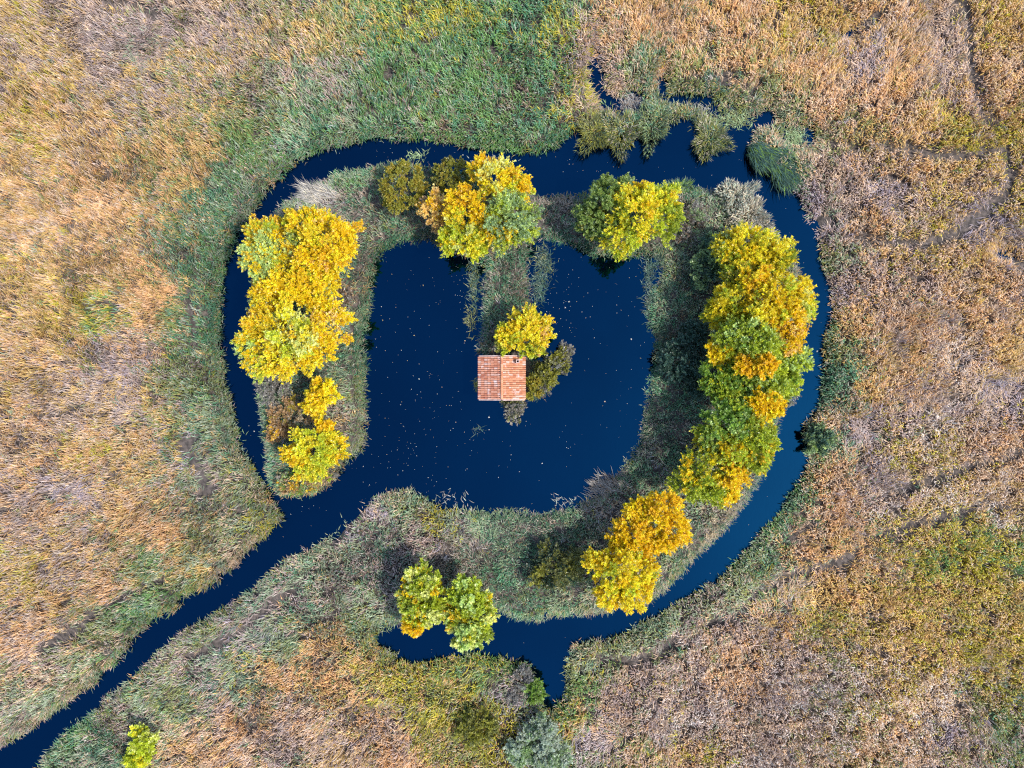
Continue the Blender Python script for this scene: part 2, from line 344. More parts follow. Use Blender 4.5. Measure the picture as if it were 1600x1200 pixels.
# what grows where: (photo px, py, weights)
CTRL = [
 (30,60,'T2L1S2G2'),(60,180,'T4S2O1L1'),(40,320,'T3S2O3G1'),(40,450,'T3S2O2L1'),(60,560,'T3S2O2G1'),(50,680,'T2S2O2G2'),(40,800,'S2O2G3'),(50,900,'L2T3S1G1'),
 (40,1000,'O3S2G2'),(30,1100,'S2G2P2K1'),(150,40,'G4S2B1'),(230,60,'G4S2P1B1'),(150,110,'T2S2G3'),(140,220,'T3S2O2G1'),(240,150,'T2S1K1G2'),(250,230,'T2K2O1'),(180,330,'O3T3S1'),
 (300,30,'G3S2K1'),(330,90,'T2S1K1G2'),(380,40,'G2T2K1S1'),(330,180,'K3T2S1G1'),(300,260,'O2T3K1'),(330,230,'O3T3K1'),(370,200,'K2N2T1'),(350,300,'E2N2P2'),
 (390,240,'N2E1P2K1'),(160,420,'T4S1O2'),(145,490,'N2L2T2'),(100,500,'T3L2O1'),(180,560,'G5V2S1'),(190,620,'T2G3S1'),(110,610,'G2S2T2'),(240,470,'O4T3'),(250,640,'T2K2S1G1'),
 (220,540,'O2G2S1'),(130,720,'T2L1O2S1'),(220,700,'T3O2S2'),(120,760,'G3V1S1'),(200,800,'O2T2S2'),(290,700,'V1K2T1E1G1'),(290,780,'O2P1K1G1'),(250,830,'O3T2S1'),
 (280,480,'K2E2O1N1'),(320,420,'E3N2P2'),(320,520,'E4N2D1P1'),(325,600,'E2P2K2N1'),(290,580,'K2P2G1E1'),(345,680,'P3K2E1'),(330,760,'P3G2K1S1'),(380,770,'P3K2S2'),
 (410,810,'K3L2P2S1'),(350,840,'K2P2S2'),(300,860,'T2P2K1'),(100,880,'T2S2G2O1'),(170,910,'S2O2T1G1'),(230,880,'P2N1K2T1'),(200,960,'N3E1P2'),(245,930,'N2P3K1'),(160,1000,'K2P2S2'),
 (90,1040,'P2S2G2K1'),(60,1110,'K2P2S2'),(120,1060,'P2S2K2'),(70,980,'O2S2T1G1'),
 # south-west strip below the channel
 (180,1080,'P2N1E1'),(110,1150,'N2E2P2'),(150,1180,'E1P2D1G1'),(200,1120,'P2G2K1'),(260,1030,'P2K1G2'),(330,985,'P2K2E1G1'),(400,935,'P3G2E1'),(470,880,'P3G1E2S1'),(320,1040,'P2G2V1D1'),(390,980,'G2P2V2D1'),
 (460,930,'P3G2E1'),(510,870,'P3S1G2'),(280,1090,'K2P1B1D1'),(370,1060,'K2L1P2D1'),(440,1000,'P2K2D1'),(520,950,'P3K1G1'),(500,1010,'O3T2S2'),(430,1060,'O4T2S1'),(360,1130,'O3G2S2'),
 (300,1170,'O3S2T1'),(460,1150,'S2G3O1'),(520,1170,'G3S2T1'),(540,1060,'O2K1T2'),(580,1040,'L1O2K2T1'),(560,980,'P2E1K2'),(600,1140,'S2O2G2'),(660,1100,'K2L2O1B1'),(700,1050,'K3O1L1N1'),
 (640,1050,'L2K2O1'),(700,1110,'K2L2T1'),(760,1050,'N2K2L1'),(760,1120,'L3K2O1'),(700,1170,'L2K2O1B1'),(630,1180,'O4S1G1'),(800,1080,'G3P1V1'),(840,1080,'N3E2'),(850,1150,'P3W1E1'),(900,1120,'K2O1L1N1'),
 # north
 (430,60,'T2S1G2K1'),(430,130,'G2P2K1S1'),(480,160,'P3G1N1E1'),(500,60,'T2K2S1'),(520,110,'G3P2K1'),(560,150,'P3N1G1E1'),(500,210,'E2N2P2'),(460,230,'E2P2N1'),(570,50,'K2N1T1P1'),(600,130,'N2G1P2K1'),(640,40,'L2N2K1'),
 (600,190,'E2N2P2'),(660,190,'G2P2K1N1'),(660,110,'N3E1P1B1'),(700,30,'L3N2K1'),(720,80,'N3E3'),(720,150,'N3E1P1'),(700,215,'N2P1B1K1'),(760,30,'N2L2E1'),(780,90,'N3E2P1'),(800,140,'N2B2P1E1'),(780,210,'N3E2P1'),
 (840,30,'E4N2'),(850,110,'E4N2P1'),(850,200,'E4P2N1'),(880,40,'L2N1K1'),(900,80,'S2G2L1'),(905,140,'L2S2K1B1'),(930,60,'G2V1S1O1'),(960,110,'S2G2K1'),(960,60,'S2O1G1K1'),(920,190,'K2L2B2D1'),(960,200,'K2D2L1'),(1000,100,'P2K2E1S1'),
 (1000,180,'E2K2D1P1'),(1050,140,'K2D2P1'),(1100,160,'K3D2P1'),(1150,150,'K3D2S1'),(1120,210,'K2D2E1'),(1180,190,'K2D1P2S1'),(1230,170,'K3S1D1P1'),(1250,210,'P2K1S1E1'),
 # east
 (1010,30,'S2O3T1'),(1080,60,'O3S2T1'),(1060,100,'S2K2O1'),(1150,40,'O4S2T1'),(1150,100,'O3S2T1K1'),(1230,50,'T3L1S1O1'),(1240,120,'O2S2T2K1'),(1310,40,'T2L2S1'),(1300,110,'O3S2T1'),(1360,30,'O2S2T1'),(1370,90,'G3S1V1'),
 (1300,170,'O3S2'),(1370,160,'S2O2G1'),(1430,60,'O2T2S1'),(1470,40,'G3S2'),(1480,110,'G3S2T1'),(1420,120,'O3T2S1'),(1550,40,'T2L1O1S1'),(1570,110,'T2S2O1G1'),(1550,170,'O2S2T1G1'),(1430,190,'T3S2O1'),(1500,200,'L3T2K1'),(1570,210,'T2L2K1'),
 (1350,200,'K2T2S1'),(1290,220,'K2S2P1'),(1300,270,'B2S2G2'),(1350,260,'G2S2O1B1'),(1320,320,'G2S2B1'),(1390,310,'V2G3S2'),(1420,270,'S2O1T1G1'),(1480,270,'S2T2O1'),(1550,280,'T2S2G1'),(1480,330,'S2T1G2L1'),(1560,320,'G3V2S1'),(1530,350,'V2G3'),
 (1590,300,'T3S1L1'),(1280,310,'P2G2V1'),(1290,360,'G2V2P1S1'),(1340,350,'O2S2B1'),(1310,400,'K2P2S1'),(1400,370,'S2T2L1G1'),(1480,380,'T2S2L1'),(1560,380,'T2S1O1G1'),(1320,450,'G3V1S1'),(1370,430,'G2S2O1'),(1440,430,'S2G2O1'),
 (1520,430,'T2S2G1O1'),(1580,450,'O2S2G1'),(1340,500,'T2O3S1'),(1400,500,'O2S2G1'),(1380,550,'G2T2S1'),(1310,540,'K2P1E1T1'),(1450,520,'S2O2G1'),(1530,510,'S2O2T1'),(1420,570,'T2O2S1'),(1500,560,'W1S2O1G1'),(1580,560,'T3S1O1'),(1360,600,'T3O2S1'),
 (1290,600,'E3P1N1D1'),(1310,590,'E3N1P1'),(1310,650,'G1T2S2'),(1350,670,'G3S2V1'),(1420,640,'S2G2O1'),(1500,630,'G3S2W1'),(1570,620,'V2G3S2'),(1400,710,'S2T1W1L1'),(1460,700,'W1S2L1T1'),(1380,740,'V1G2S1'),(1530,690,'S2G2O1'),(1580,720,'S2G1O1'),
 (1290,690,'E2P2K1'),(1300,740,'T1O2S2'),(1330,780,'O2S2G1'),(1270,730,'N1P2K1S1'),(1250,790,'N2E1P2'),(1310,820,'O2S2T1'),(1400,780,'G2S2W1'),(1480,780,'W1S2L1T1'),(1560,770,'W1S2T1'),(1220,830,'N2P3E1'),(1190,870,'P3N1E1K1'),(1250,850,'O2S2T1'),
 (1330,870,'O2T2S1G1'),(1420,830,'T2L1S2'),(1500,850,'L3T2N1'),(1470,880,'L3N1T1'),(1560,840,'L3T1N1'),(1590,870,'N2L2T1'),(1220,910,'G2S2T1'),(1160,920,'P2K2S1'),(1280,920,'O2T3S1'),(1360,930,'T3O2L1'),(1450,920,'T3L2O1'),(1530,930,'T3L2S1'),(1590,940,'L2T2K1'),
 (1110,930,'P2K2S1G1'),(1080,960,'P2G2K1'),(1030,985,'P3E1K1'),(1140,980,'G3S2O1'),(1220,990,'T2O2G2'),(1300,980,'T2K2L1O1'),(1370,1000,'T2S2L1'),(1460,1000,'T3L1O1S1'),(1550,1010,'T2L2S1'),(980,1010,'P2K2S1'),(920,1030,'P2K2L1S1'),(910,1080,'K2P1N1'),
 (1000,1050,'G2S2B1'),(1080,1040,'G3S2W1'),(1150,1050,'O3S2'),(1230,1060,'W1G3S2'),(1320,1050,'G2W1S1K1'),(1400,1070,'W1S2T1L1'),(1480,1090,'W1S2T1'),(1560,1080,'K2L1T1G1'),(960,1100,'S2G2O1'),(940,1150,'G3V1S1'),(1030,1120,'G3W1S2'),(1110,1120,'W1S2G2'),
 (1200,1130,'W1G2S2'),(1300,1140,'W1S2G1K1'),(1400,1150,'W1S2O1K1'),(1500,1160,'S2G1V1K1'),(1580,1140,'K2E1G1'),(1000,1170,'K2N1S1O1'),(1080,1180,'S2L1O1'),(1180,1190,'W1G2S1'),(890,1180,'P3W1N1'),
 # ring island; dark weights beside the trees carry their cast shadow as colour
 (420,345,'P2G1E1'),(480,300,'P3E1N1'),(500,310,'G3V2S1'),(560,270,'P2E2N1'),(560,310,'G2D2E1B1'),(600,350,'D2B1K1P1'),(560,360,'D2G1B1P1'),(540,430,'D2P1E1'),(550,490,'P2D1E1'),(545,450,'B2O1P1'),(560,560,'P2E1D1'),(545,620,'P2G1N1K1'),
 (555,680,'P2K1G1'),(470,600,'D2B1'),(420,600,'G3P1D1'),(410,670,'E1P2D1'),(430,740,'E2P1O1'),(470,770,'O2E1N1P1'),(530,740,'O1G1P1B1'),(530,660,'G2B1P1O1'),(640,350,'D2B1E1'),(620,375,'P1E2D1'),(675,360,'D2B2'),(690,270,'D2E1'),
 (860,330,'G2B2D1'),(870,350,'D2E2G1'),(790,420,'D2E2G1P1'),(780,480,'E3D2P1'),(800,450,'D2E1B1G1'),(765,520,'E2D2V1'),(770,550,'B2D2'),(810,610,'B1D2'),(845,580,'D2B1'),(1060,330,'G2B2P1'),(1090,340,'G2B2P2'),(1080,300,'E2D1K1'),(1150,310,'W2P2S1G1'),(1185,335,'W2S1G1'),
 (1060,400,'B2P1D2'),(1040,430,'D2P1B1K1'),(1070,470,'D2B2P1'),(1030,500,'E2P1D1'),(1060,520,'B2D2G1'),(1060,600,'D3E1'),(1040,600,'D2E2'),(1030,650,'G2D1P1'),(1060,660,'D2E1G1'),(1050,700,'D3E1'),(1010,720,'V1G2P1'),
 (1010,750,'D2P1E1'),(960,775,'V2G3B1'),(1000,790,'D2E1P1'),(920,800,'V1G2P1'),(900,830,'D2P1E1'),(1230,640,'P2E1G1'),(1225,680,'P2E1'),(1180,770,'G2V1P2'),(1110,830,'P2G1S1D1'),(1060,880,'P2S1D1K1'),(1150,790,'P2G2S1'),
 (950,940,'S2P2G1'),(880,955,'P2S1K1E1'),(860,930,'E2P2N1'),(830,950,'E2P2K1'),(800,900,'E2D2P1'),(850,850,'D3E1G1'),(800,840,'P3D1E1'),(760,830,'P2E1D1'),(740,850,'B3G2V1'),(700,860,'B3G2V1'),(720,880,'B2G2D1'),(780,880,'E2P1D1'),
 (650,850,'G2P2B1'),(600,850,'D2P2E1G1'),(620,790,'P2K1N1S1'),(580,800,'V2G2S1'),(650,800,'P2K1E1'),(700,820,'L1P2K1'),(560,880,'P2D2E1'),(600,910,'D2G2P1'),(540,900,'G2D1P1'),(580,950,'P2K1E1'),(560,830,'G2V1P2'),(610,880,'G2B1D2')]
def parse(s):
    w = np.zeros(len(PK)); i = 0
    while i < len(s):
        w[PK.index(s[i])] += float(s[i + 1]); i += 2
    return w / w.sum()
CP = np.array([(a, b) for a, b, _ in CTRL], float)
CW = np.array([parse(s) for _, _, s in CTRL])
PALA = np.array([PAL[k] for k in PK])

def plant_colours(px, py, seed, patch=2.4):
    """choose a plant colour for every tuft: mixture by place, broken into patches"""
    wx = px + 26 * fbm(px, py, 90, seed + 1) + 12 * fbm(px, py, 22, seed + 2)
    wy = py + 26 * fbm(px, py, 90, seed + 3) + 12 * fbm(px, py, 22, seed + 4)
    w = np.zeros((len(px), len(PK)))
    for s in range(0, len(px), 20000):
        d2 = (wx[s:s + 20000, None] - CP[None, :, 0]) ** 2 + (wy[s:s + 20000, None] - CP[None, :, 1]) ** 2
        k = 1.0 / (d2 + 150.0) ** 1.8
        w[s:s + 20000] = (k @ CW) / k.sum(1)[:, None]
    for i in range(len(PK)):
        n = 0.6 * fbm(px, py, 55, seed + 20 + i * 7) + 0.6 * fbm(px, py, 14, seed + 120 + i * 5)
        w[:, i] *= np.exp(patch * n)
    c = np.cumsum(w, 1); c /= c[:, -1:]
    r = RS.rand(len(px), 1)
    ix = np.minimum((c < r).sum(1), len(PK) - 1)
    return ix

# trampled tracks and dark slits through the reeds, and lodged (wind-flattened) swathes
TRACKS = [([(1515,0),(1518,50),(1522,90),(1530,120),(1535,160),(1545,190)],5),([(1312,55),(1350,35),(1385,20),(1412,-5)],4),([(1395,228),(1420,233),(1450,234),(1480,240),(1520,238),(1560,232)],5),
 ([(1583,232),(1584,270),(1578,300)],6),([(1578,300),(1556,318),(1535,340),(1495,362)],6),([(1495,368),(1450,378),(1400,378),(1350,375)],4),([(1605,705),(1570,718),(1530,728),(1485,742),(1440,760),(1400,772)],5),
 ([(1600,800),(1540,790),(1500,808),(1450,820),(1400,832),(1355,845)],4),([(1335,868),(1318,880),(1290,890)],6),([(1290,890),(1240,900),(1205,915),(1175,945)],5),([(1165,955),(1130,970),(1115,980)],5),
 ([(1060,1005),(1020,1025),(990,1035),(940,1030)],4),([(928,90),(935,110),(930,125),(945,145),(965,165)],9),([(60,1020),(100,995),(130,975),(150,955),(165,945)],5),([(165,945),(220,920),(260,905)],3),
 ([(295,455),(298,500),(300,540)],4),([(250,20),(200,5),(160,2)],4),([(285,690),(300,720),(315,750),(325,765)],7),([(570,795),(545,820),(520,850)],6),([(470,915),(420,950),(380,985),(340,1010),(290,1030)],5),
 ([(1275,820),(1240,840)],4),([(1500,0),(1490,40)],3),([(1565,395),(1600,410)],6),([(60,650),(130,640)],3),([(1300,225),(1330,222),(1350,228)],4),([(1280,350),(1295,345)],8)]
SEG = []
for pts, wd in TRACKS:
    for (a, b), (c, d) in zip(pts[:-1], pts[1:]):
        SEG.append((a, b, c, d, wd))
def track_dist(px, py):
    qx = px + 7 * fbm(px, py, 30, 801, 3); qy = py + 7 * fbm(px, py, 30, 811, 3)
    best = np.full(px.shape, 9.0)
    for a, b, c, d, wd in SEG:
        ex, ey = c - a, d - b
        t = np.clip(((qx - a) * ex + (qy - b) * ey) / (ex * ex + ey * ey), 0, 1)
        best = np.minimum(best, np.hypot(qx - a - t * ex, qy - b - t * ey) / (wd * 1.55))
    return best

LODGED = [(180,570,60),(160,640,50),(230,60,60),(150,30,50),(390,980,40),(320,1045,35),(500,305,40),(560,800,35),(960,775,40),(1390,320,45),(1530,345,40),(1560,610,50),(1350,670,50),(1370,90,40),(1480,110,40),(1290,360,25),
          (930,60,25),(960,110,35),(1250,940,40),(1180,960,40),(940,1150,35),(120,760,40),(1500,290,30),(905,140,30),(740,850,40),(1440,650,40),(300,740,25)]

def blades(base, ang, lean, hgt, length, width, droop, col, seg3=True):
    """tapering leaf blades: base (n,3), azimuth, horizontal reach, height"""
    n = len(base)
    dx, dy = np.cos(ang), np.sin(ang)
    sx, sy = -dy * width * 0.5, dx * width * 0.5
    V = np.zeros((n, 5, 3), np.float32)
    mx, my, mz = dx * lean * 0.38, dy * lean * 0.38, hgt * 0.72
    tx, ty, tz = dx * lean, dy * lean, hgt * (1 - droop)
    for k, s in ((0, -0.6), (1, 0.6)):
        V[:, k, 0] = base[:, 0] + s * sx; V[:, k, 1] = base[:, 1] + s * sy; V[:, k, 2] = base[:, 2]
    for k, s in ((2, 1), (3, -1)):
        V[:, k, 0] = base[:, 0] + mx + s * sx; V[:, k, 1] = base[:, 1] + my + s * sy; V[:, k, 2] = base[:, 2] + mz
    V[:, 4, 0] = base[:, 0] + tx; V[:, 4, 1] = base[:, 1] + ty; V[:, 4, 2] = base[:, 2] + tz
    off = (np.arange(n) * 5)[:, None]
    loops = (np.array([0, 1, 2, 3, 3, 2, 4])[None, :] + off).ravel()
    starts = (np.array([0, 4])[None, :] + (np.arange(n) * 7)[:, None]).ravel()
    totals = np.tile([4, 3], n)
    return V.reshape(-1, 3), loops, starts, totals, np.repeat(col, 5, 0)

def join_geo(parts):
    V, Lp, St, To, Co = [], [], [], [], []
    vo = lo = 0
    for v, l, s, t, c in parts:
        V.append(v); Lp.append(l + vo); St.append(s + lo); To.append(t); Co.append(c)
        vo += len(v); lo += len(l)
    return np.concatenate(V), np.concatenate(Lp), np.concatenate(St), np.concatenate(To), np.concatenate(Co)

def region_of(px, py):
    """0 west, 1 north, 2 east, 3 south-west strip, 4 island"""
    R = np.full(px.shape, 2)
    R[(px < 437)] = 0
    R[(py < 330) & (px >= 430) & (px < 930)] = 1
    R[(py < 330) & (px < 430) & (px > 380) & (py < 280)] = 0
    sw = [(-400, 1600), (-400, 1440), (-60, 1250), (20, 1180), (110, 1110), (230, 1005), (350, 912), (440, 855), (480, 800), (560, 960), (592, 992), (870, 1060), (870, 1600)]
    P = np.array(sw, float)
    s = in_poly(P, px, py)
    R[s] = 3
    return R

def build_reeds():
    n_in = 84000
    x = RS.uniform(-65, 65, int(n_in * 130 * 104 / 8500)); y = RS.uniform(-52, 52, len(x))
    # thicker growth right on the water's edge
    nb = 160000
    ex, ey = RS.uniform(-58, 58, nb), RS.uniform(-45, 45, nb)
    es = grid_sample(SD, ex, ey); kb = (es > -0.32) & (es < 0.45)
    x = np.concatenate([x, ex[kb]]); y = np.concatenate([y, ey[kb]])
    inside = (np.abs(x) < 54.5) & (np.abs(y) < 41.5)
    keep = inside | (RS.rand(len(x)) < 0.16)
    x, y = x[keep], y[keep]
    sd = grid_sample(SD, x, y)
    px = 800 + x * PXM * 72 / 71; py = 600 - y * PXM * 72 / 71
    td = track_dist(px, py)
    keep = (sd > -0.30) & ((td > 1.0) | (RS.rand(len(x)) < 0.05))
    hut = (px > 740) & (px < 828) & (py > 552) & (py < 628)
    keep &= ~hut
    keep &= (fbm(px, py, 16, 951, 3) > -0.50) | (sd < 0.6)
    x, y, sd, px, py, td = [a[keep] for a in (x, y, sd, px, py, td)]
    print('tufts', len(x))
    n = len(x)
    isl = in_poly(ISL, x, y)
    ix = plant_colours(px, py, 300)
    north = (py < 235) & (px > 560) & (px < 900) & np.isin(ix, [PK.index(k) for k in 'GPSK']) & (RS.rand(n) < 0.55)
    ix[north] = RS.choice([PK.index('N'), PK.index('E')], north.sum())
    shrubby = isl & (px > 860) & (py > 330) & (py < 780) & np.isin(ix, [PK.index(k) for k in 'BGV']) & (RS.rand(n) < 0.5)
    ix[shrubby] = RS.choice([PK.index('E'), PK.index('D'), PK.index('P')], shrubby.sum())
    lod = np.zeros(n)
    for a, b, r in LODGED:
        lod = np.maximum(lod, np.exp(-((px - a) ** 2 + (py - b) ** 2) / (r * r) * 1.4))
    lod *= sst(-0.25, 0.25, fbm(px, py, 40, 77))
    # flow: what way the wind combed the stand, swirling slowly; near the shore the tufts hang out over the water
    th = 2.6 + 2.6 * fbm(x, y, 15, 61, 3) + 2.6 * fbm(x, y, 3.2, 67, 3)
    e = 0.3
    gxx = grid_sample(SD, x + e, y) - grid_sample(SD, x - e, y); gyy = grid_sample(SD, x, y + e) - grid_sample(SD, x, y - e)
    near = np.clip(1.3 - sd / 1.0, 0, 1) * 0.8
    fx = np.cos(th) * (1 - near) - near * gxx * 2; fy = np.sin(th) * (1 - near) - near * gyy * 2
    th = np.arctan2(fy, fx)
    clump = fbm(x, y, 1.6, 91, 2)
    hbase = np.where(isl, 0.75, np.where(px < 437, 1.15, 1.3)) * (1 + 0.35 * clump + 0.25 * fbm(x, y, 7, 95, 3))
    hbase *= np.clip(0.5 + 0.4 * (td - 1), 0.45, 1.0)
    hbase *= np.clip(0.6 + sd / 2.0, 0.6, 1.0)
    hbase *= (1 - 0.6 * lod)
    tcol = PALA[ix] * np.where(isl[:, None], np.array([[0.80, 0.90, 0.82]]), np.where(((px < 437) & (py < 1010))[:, None], 0.83, 1.0)) * (1 + 0.42 * (RS.rand(n, 1) - 0.5)) * (1 + 0.22 * fbm(px, py, 26, 140, 3)[:, None])
    per = 7
    rep = np.repeat(np.arange(n), per)
    m = len(rep)
    tang = RS.normal(0, 0.7, n)
    tpale = RS.rand(n) < 0.075
    spread = np.where(isl, 0.26, 0.30)[rep]
    bx = x[rep] + RS.normal(0, 1, m) * spread * 0.7; by = y[rep] + RS.normal(0, 1, m) * spread * 0.7
    bz = np.maximum(ground_z(bx, by), -0.12) - 0.03
    ang = th[rep] + RS.normal(0, 0.7, m) * (1 - 0.5 * lod[rep]) + tang[rep]
    hh = hbase[rep] * RS.uniform(0.55, 1.15, m)
    ln = np.where(isl[rep], RS.uniform(0.2, 0.6, m), RS.uniform(0.2, 0.72, m)) * (1 + 0.9 * lod[rep])
    wd = RS.uniform(0.04, 0.088, m) * np.where(isl[rep], 0.85, 1.0)
    dr = RS.uniform(0.0, 0.38, m)
    col = tcol[rep] * (1 + 0.36 * (RS.rand(m, 1) - 0.5))
    # a share of the blades is paler: bleached straw, plus glints put into the colour; greenish on green plants
    pale = (RS.rand(m) < 0.045) | (tpale[rep] & (RS.rand(m) < 0.7))
    col[pale] = col[pale] * 0.55 + np.array((0.64, 0.57, 0.49)) * 0.45 * (0.8 + 0.4 * RS.rand(pale.sum(), 1))
    odd = RS.rand(m) < 0.06
    col[odd] = col[odd] * 0.5 + np.array((0.50, 0.27, 0.10)) * 0.5
    col = np.clip(col, 0.01, 0.85)
    reg = region_of(px, py)
    reg[isl] = 4
    rr = reg[rep]
    names = [('reed_bed', 'tan and straw reed bed west of the moat, with a grey green fringe by the water', 'reeds'),
             ('reed_bed', 'mixed green and tan reed bed along the top bank of the moat', 'reeds'),
             ('reed_bed', 'orange tan reed bed crossed by dark tracks right of the moat', 'reeds'),
             ('reed_bed', 'grey green and straw reed strip below the slanting channel', 'reeds'),
             ('island_grass', 'dark grey green rough grass covering the ring shaped island', 'grass')]
    for k, (nm, lb, ct) in enumerate(names):
        s = rr == k
        g = blades(np.stack([bx[s], by[s], bz[s]], 1), ang[s], ln[s], hh[s], ln[s], wd[s], dr[s], col[s])
        me = np_mesh(nm, *g[:4], col=g[4])
        o = link(nm, me, None, M_REED)
        tag(o, lb, ct, kind='stuff')
build_reeds()

# ------------------------------------------------------------------ tubes (trunks, limbs, twigs)
def tube_geo(pts, radii, sides=6):
    P = np.array(pts, float); R = np.array(radii, float); n = len(P)
    V = []; 
    for i in range(n):
        d = P[min(i + 1, n - 1)] - P[max(i - 1, 0)]
        d /= np.linalg.norm(d) + 1e-9
        up = np.array((0, 0, 1.0)) if abs(d[2]) < 0.9 else np.array((1.0, 0, 0))
        a = np.cross(d, up); a /= np.linalg.norm(a); b = np.cross(d, a)
        for k in range(sides):
            t = 2 * math.pi * k / sides
            V.append(P[i] + R[i] * (math.cos(t) * a + math.sin(t) * b))
    L = []
    for i in range(n - 1):
        for k in range(sides):
            k2 = (k + 1) % sides
            L += [i * sides + k, i * sides + k2, (i + 1) * sides + k2, (i + 1) * sides + k]
    st = list(range(0, len(L), 4)); to = [4] * len(st)
    for ring in (0, n - 1):
        st.append(len(L)); to.append(sides)
        L += [ring * sides + (k if ring else sides - 1 - k) for k in range(sides)]
    return np.array(V, np.float32), np.array(L), np.array(st), np.array(to), np.ones((len(V), 3), np.float32)

def wobble(a, b, n, amp, rnd):
    a = np.array(a, float); b = np.array(b, float)
    out = []
    for i in range(n):
        t = i / (n - 1)
        p = a * (1 - t) + b * t
        if 0 < i < n - 1:
            p = p + np.array([rnd.uniform(-amp, amp), rnd.uniform(-amp, amp), rnd.uniform(-amp, amp) * 0.4])
        out.append(p)
    return out

LC = {
 'gold': (0.94, 0.63, 0.012), 'yellow': (0.93, 0.76, 0.035), 'amber': (0.74, 0.60, 0.02), 'orange': (0.93, 0.565, 0.02), 'peach': (0.92, 0.60, 0.20),
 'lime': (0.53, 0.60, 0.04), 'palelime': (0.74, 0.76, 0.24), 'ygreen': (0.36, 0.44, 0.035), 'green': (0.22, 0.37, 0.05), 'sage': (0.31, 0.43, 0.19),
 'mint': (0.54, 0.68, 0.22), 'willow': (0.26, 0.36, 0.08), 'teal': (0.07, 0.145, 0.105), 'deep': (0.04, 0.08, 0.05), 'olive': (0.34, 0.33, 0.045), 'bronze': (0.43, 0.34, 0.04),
 'rust': (0.46, 0.29, 0.14), 'grey': (0.31, 0.29, 0.26), 'straw': (0.58, 0.50, 0.36), 'brown': (0.27, 0.19, 0.13), 'pale': (0.46, 0.52, 0.40), 'drab': (0.19, 0.20, 0.06)}

def leaf_quads(P, D, Nrm, ln, wd, col):
    """diamond leaves: centre line along D, flat side Nrm"""
    n = len(P)
    side = np.cross(D, Nrm); side /= np.linalg.norm(side, axis=1)[:, None] + 1e-9
    V = np.zeros((n, 4, 3), np.float32)
    V[:, 0] = P
    V[:, 1] = P + D * (ln * 0.5)[:, None] + side * (wd * 0.5)[:, None]
    V[:, 2] = P + D * ln[:, None]
    V[:, 3] = P + D * (ln * 0.5)[:, None] - side * (wd * 0.5)[:, None]
    return V.reshape(-1, 3), np.arange(n * 4), np.arange(n) * 4, np.full(n, 4), np.repeat(col, 4, 0)

def leaf_tris(P, D, Nrm, ln, wd, col):
    """small heart-ish leaves, three corners each: narrow at the stalk, or broad at the stalk, by chance"""
    n = len(P)
    side = np.cross(D, Nrm); side /= np.linalg.norm(side, axis=1)[:, None] + 1e-9
    V = np.zeros((n, 3, 3), np.float32)
    V[:, 0] = P + side * (wd * 0.55)[:, None]
    V[:, 1] = P - side * (wd * 0.55)[:, None]
    V[:, 2] = P + D * ln[:, None]
    return V.reshape(-1, 3), np.arange(n * 3), np.arange(n) * 3, np.full(n, 3), np.repeat(col, 3, 0)

def unit(a):
    return a / (np.linalg.norm(a, axis=1)[:, None] + 1e-9)

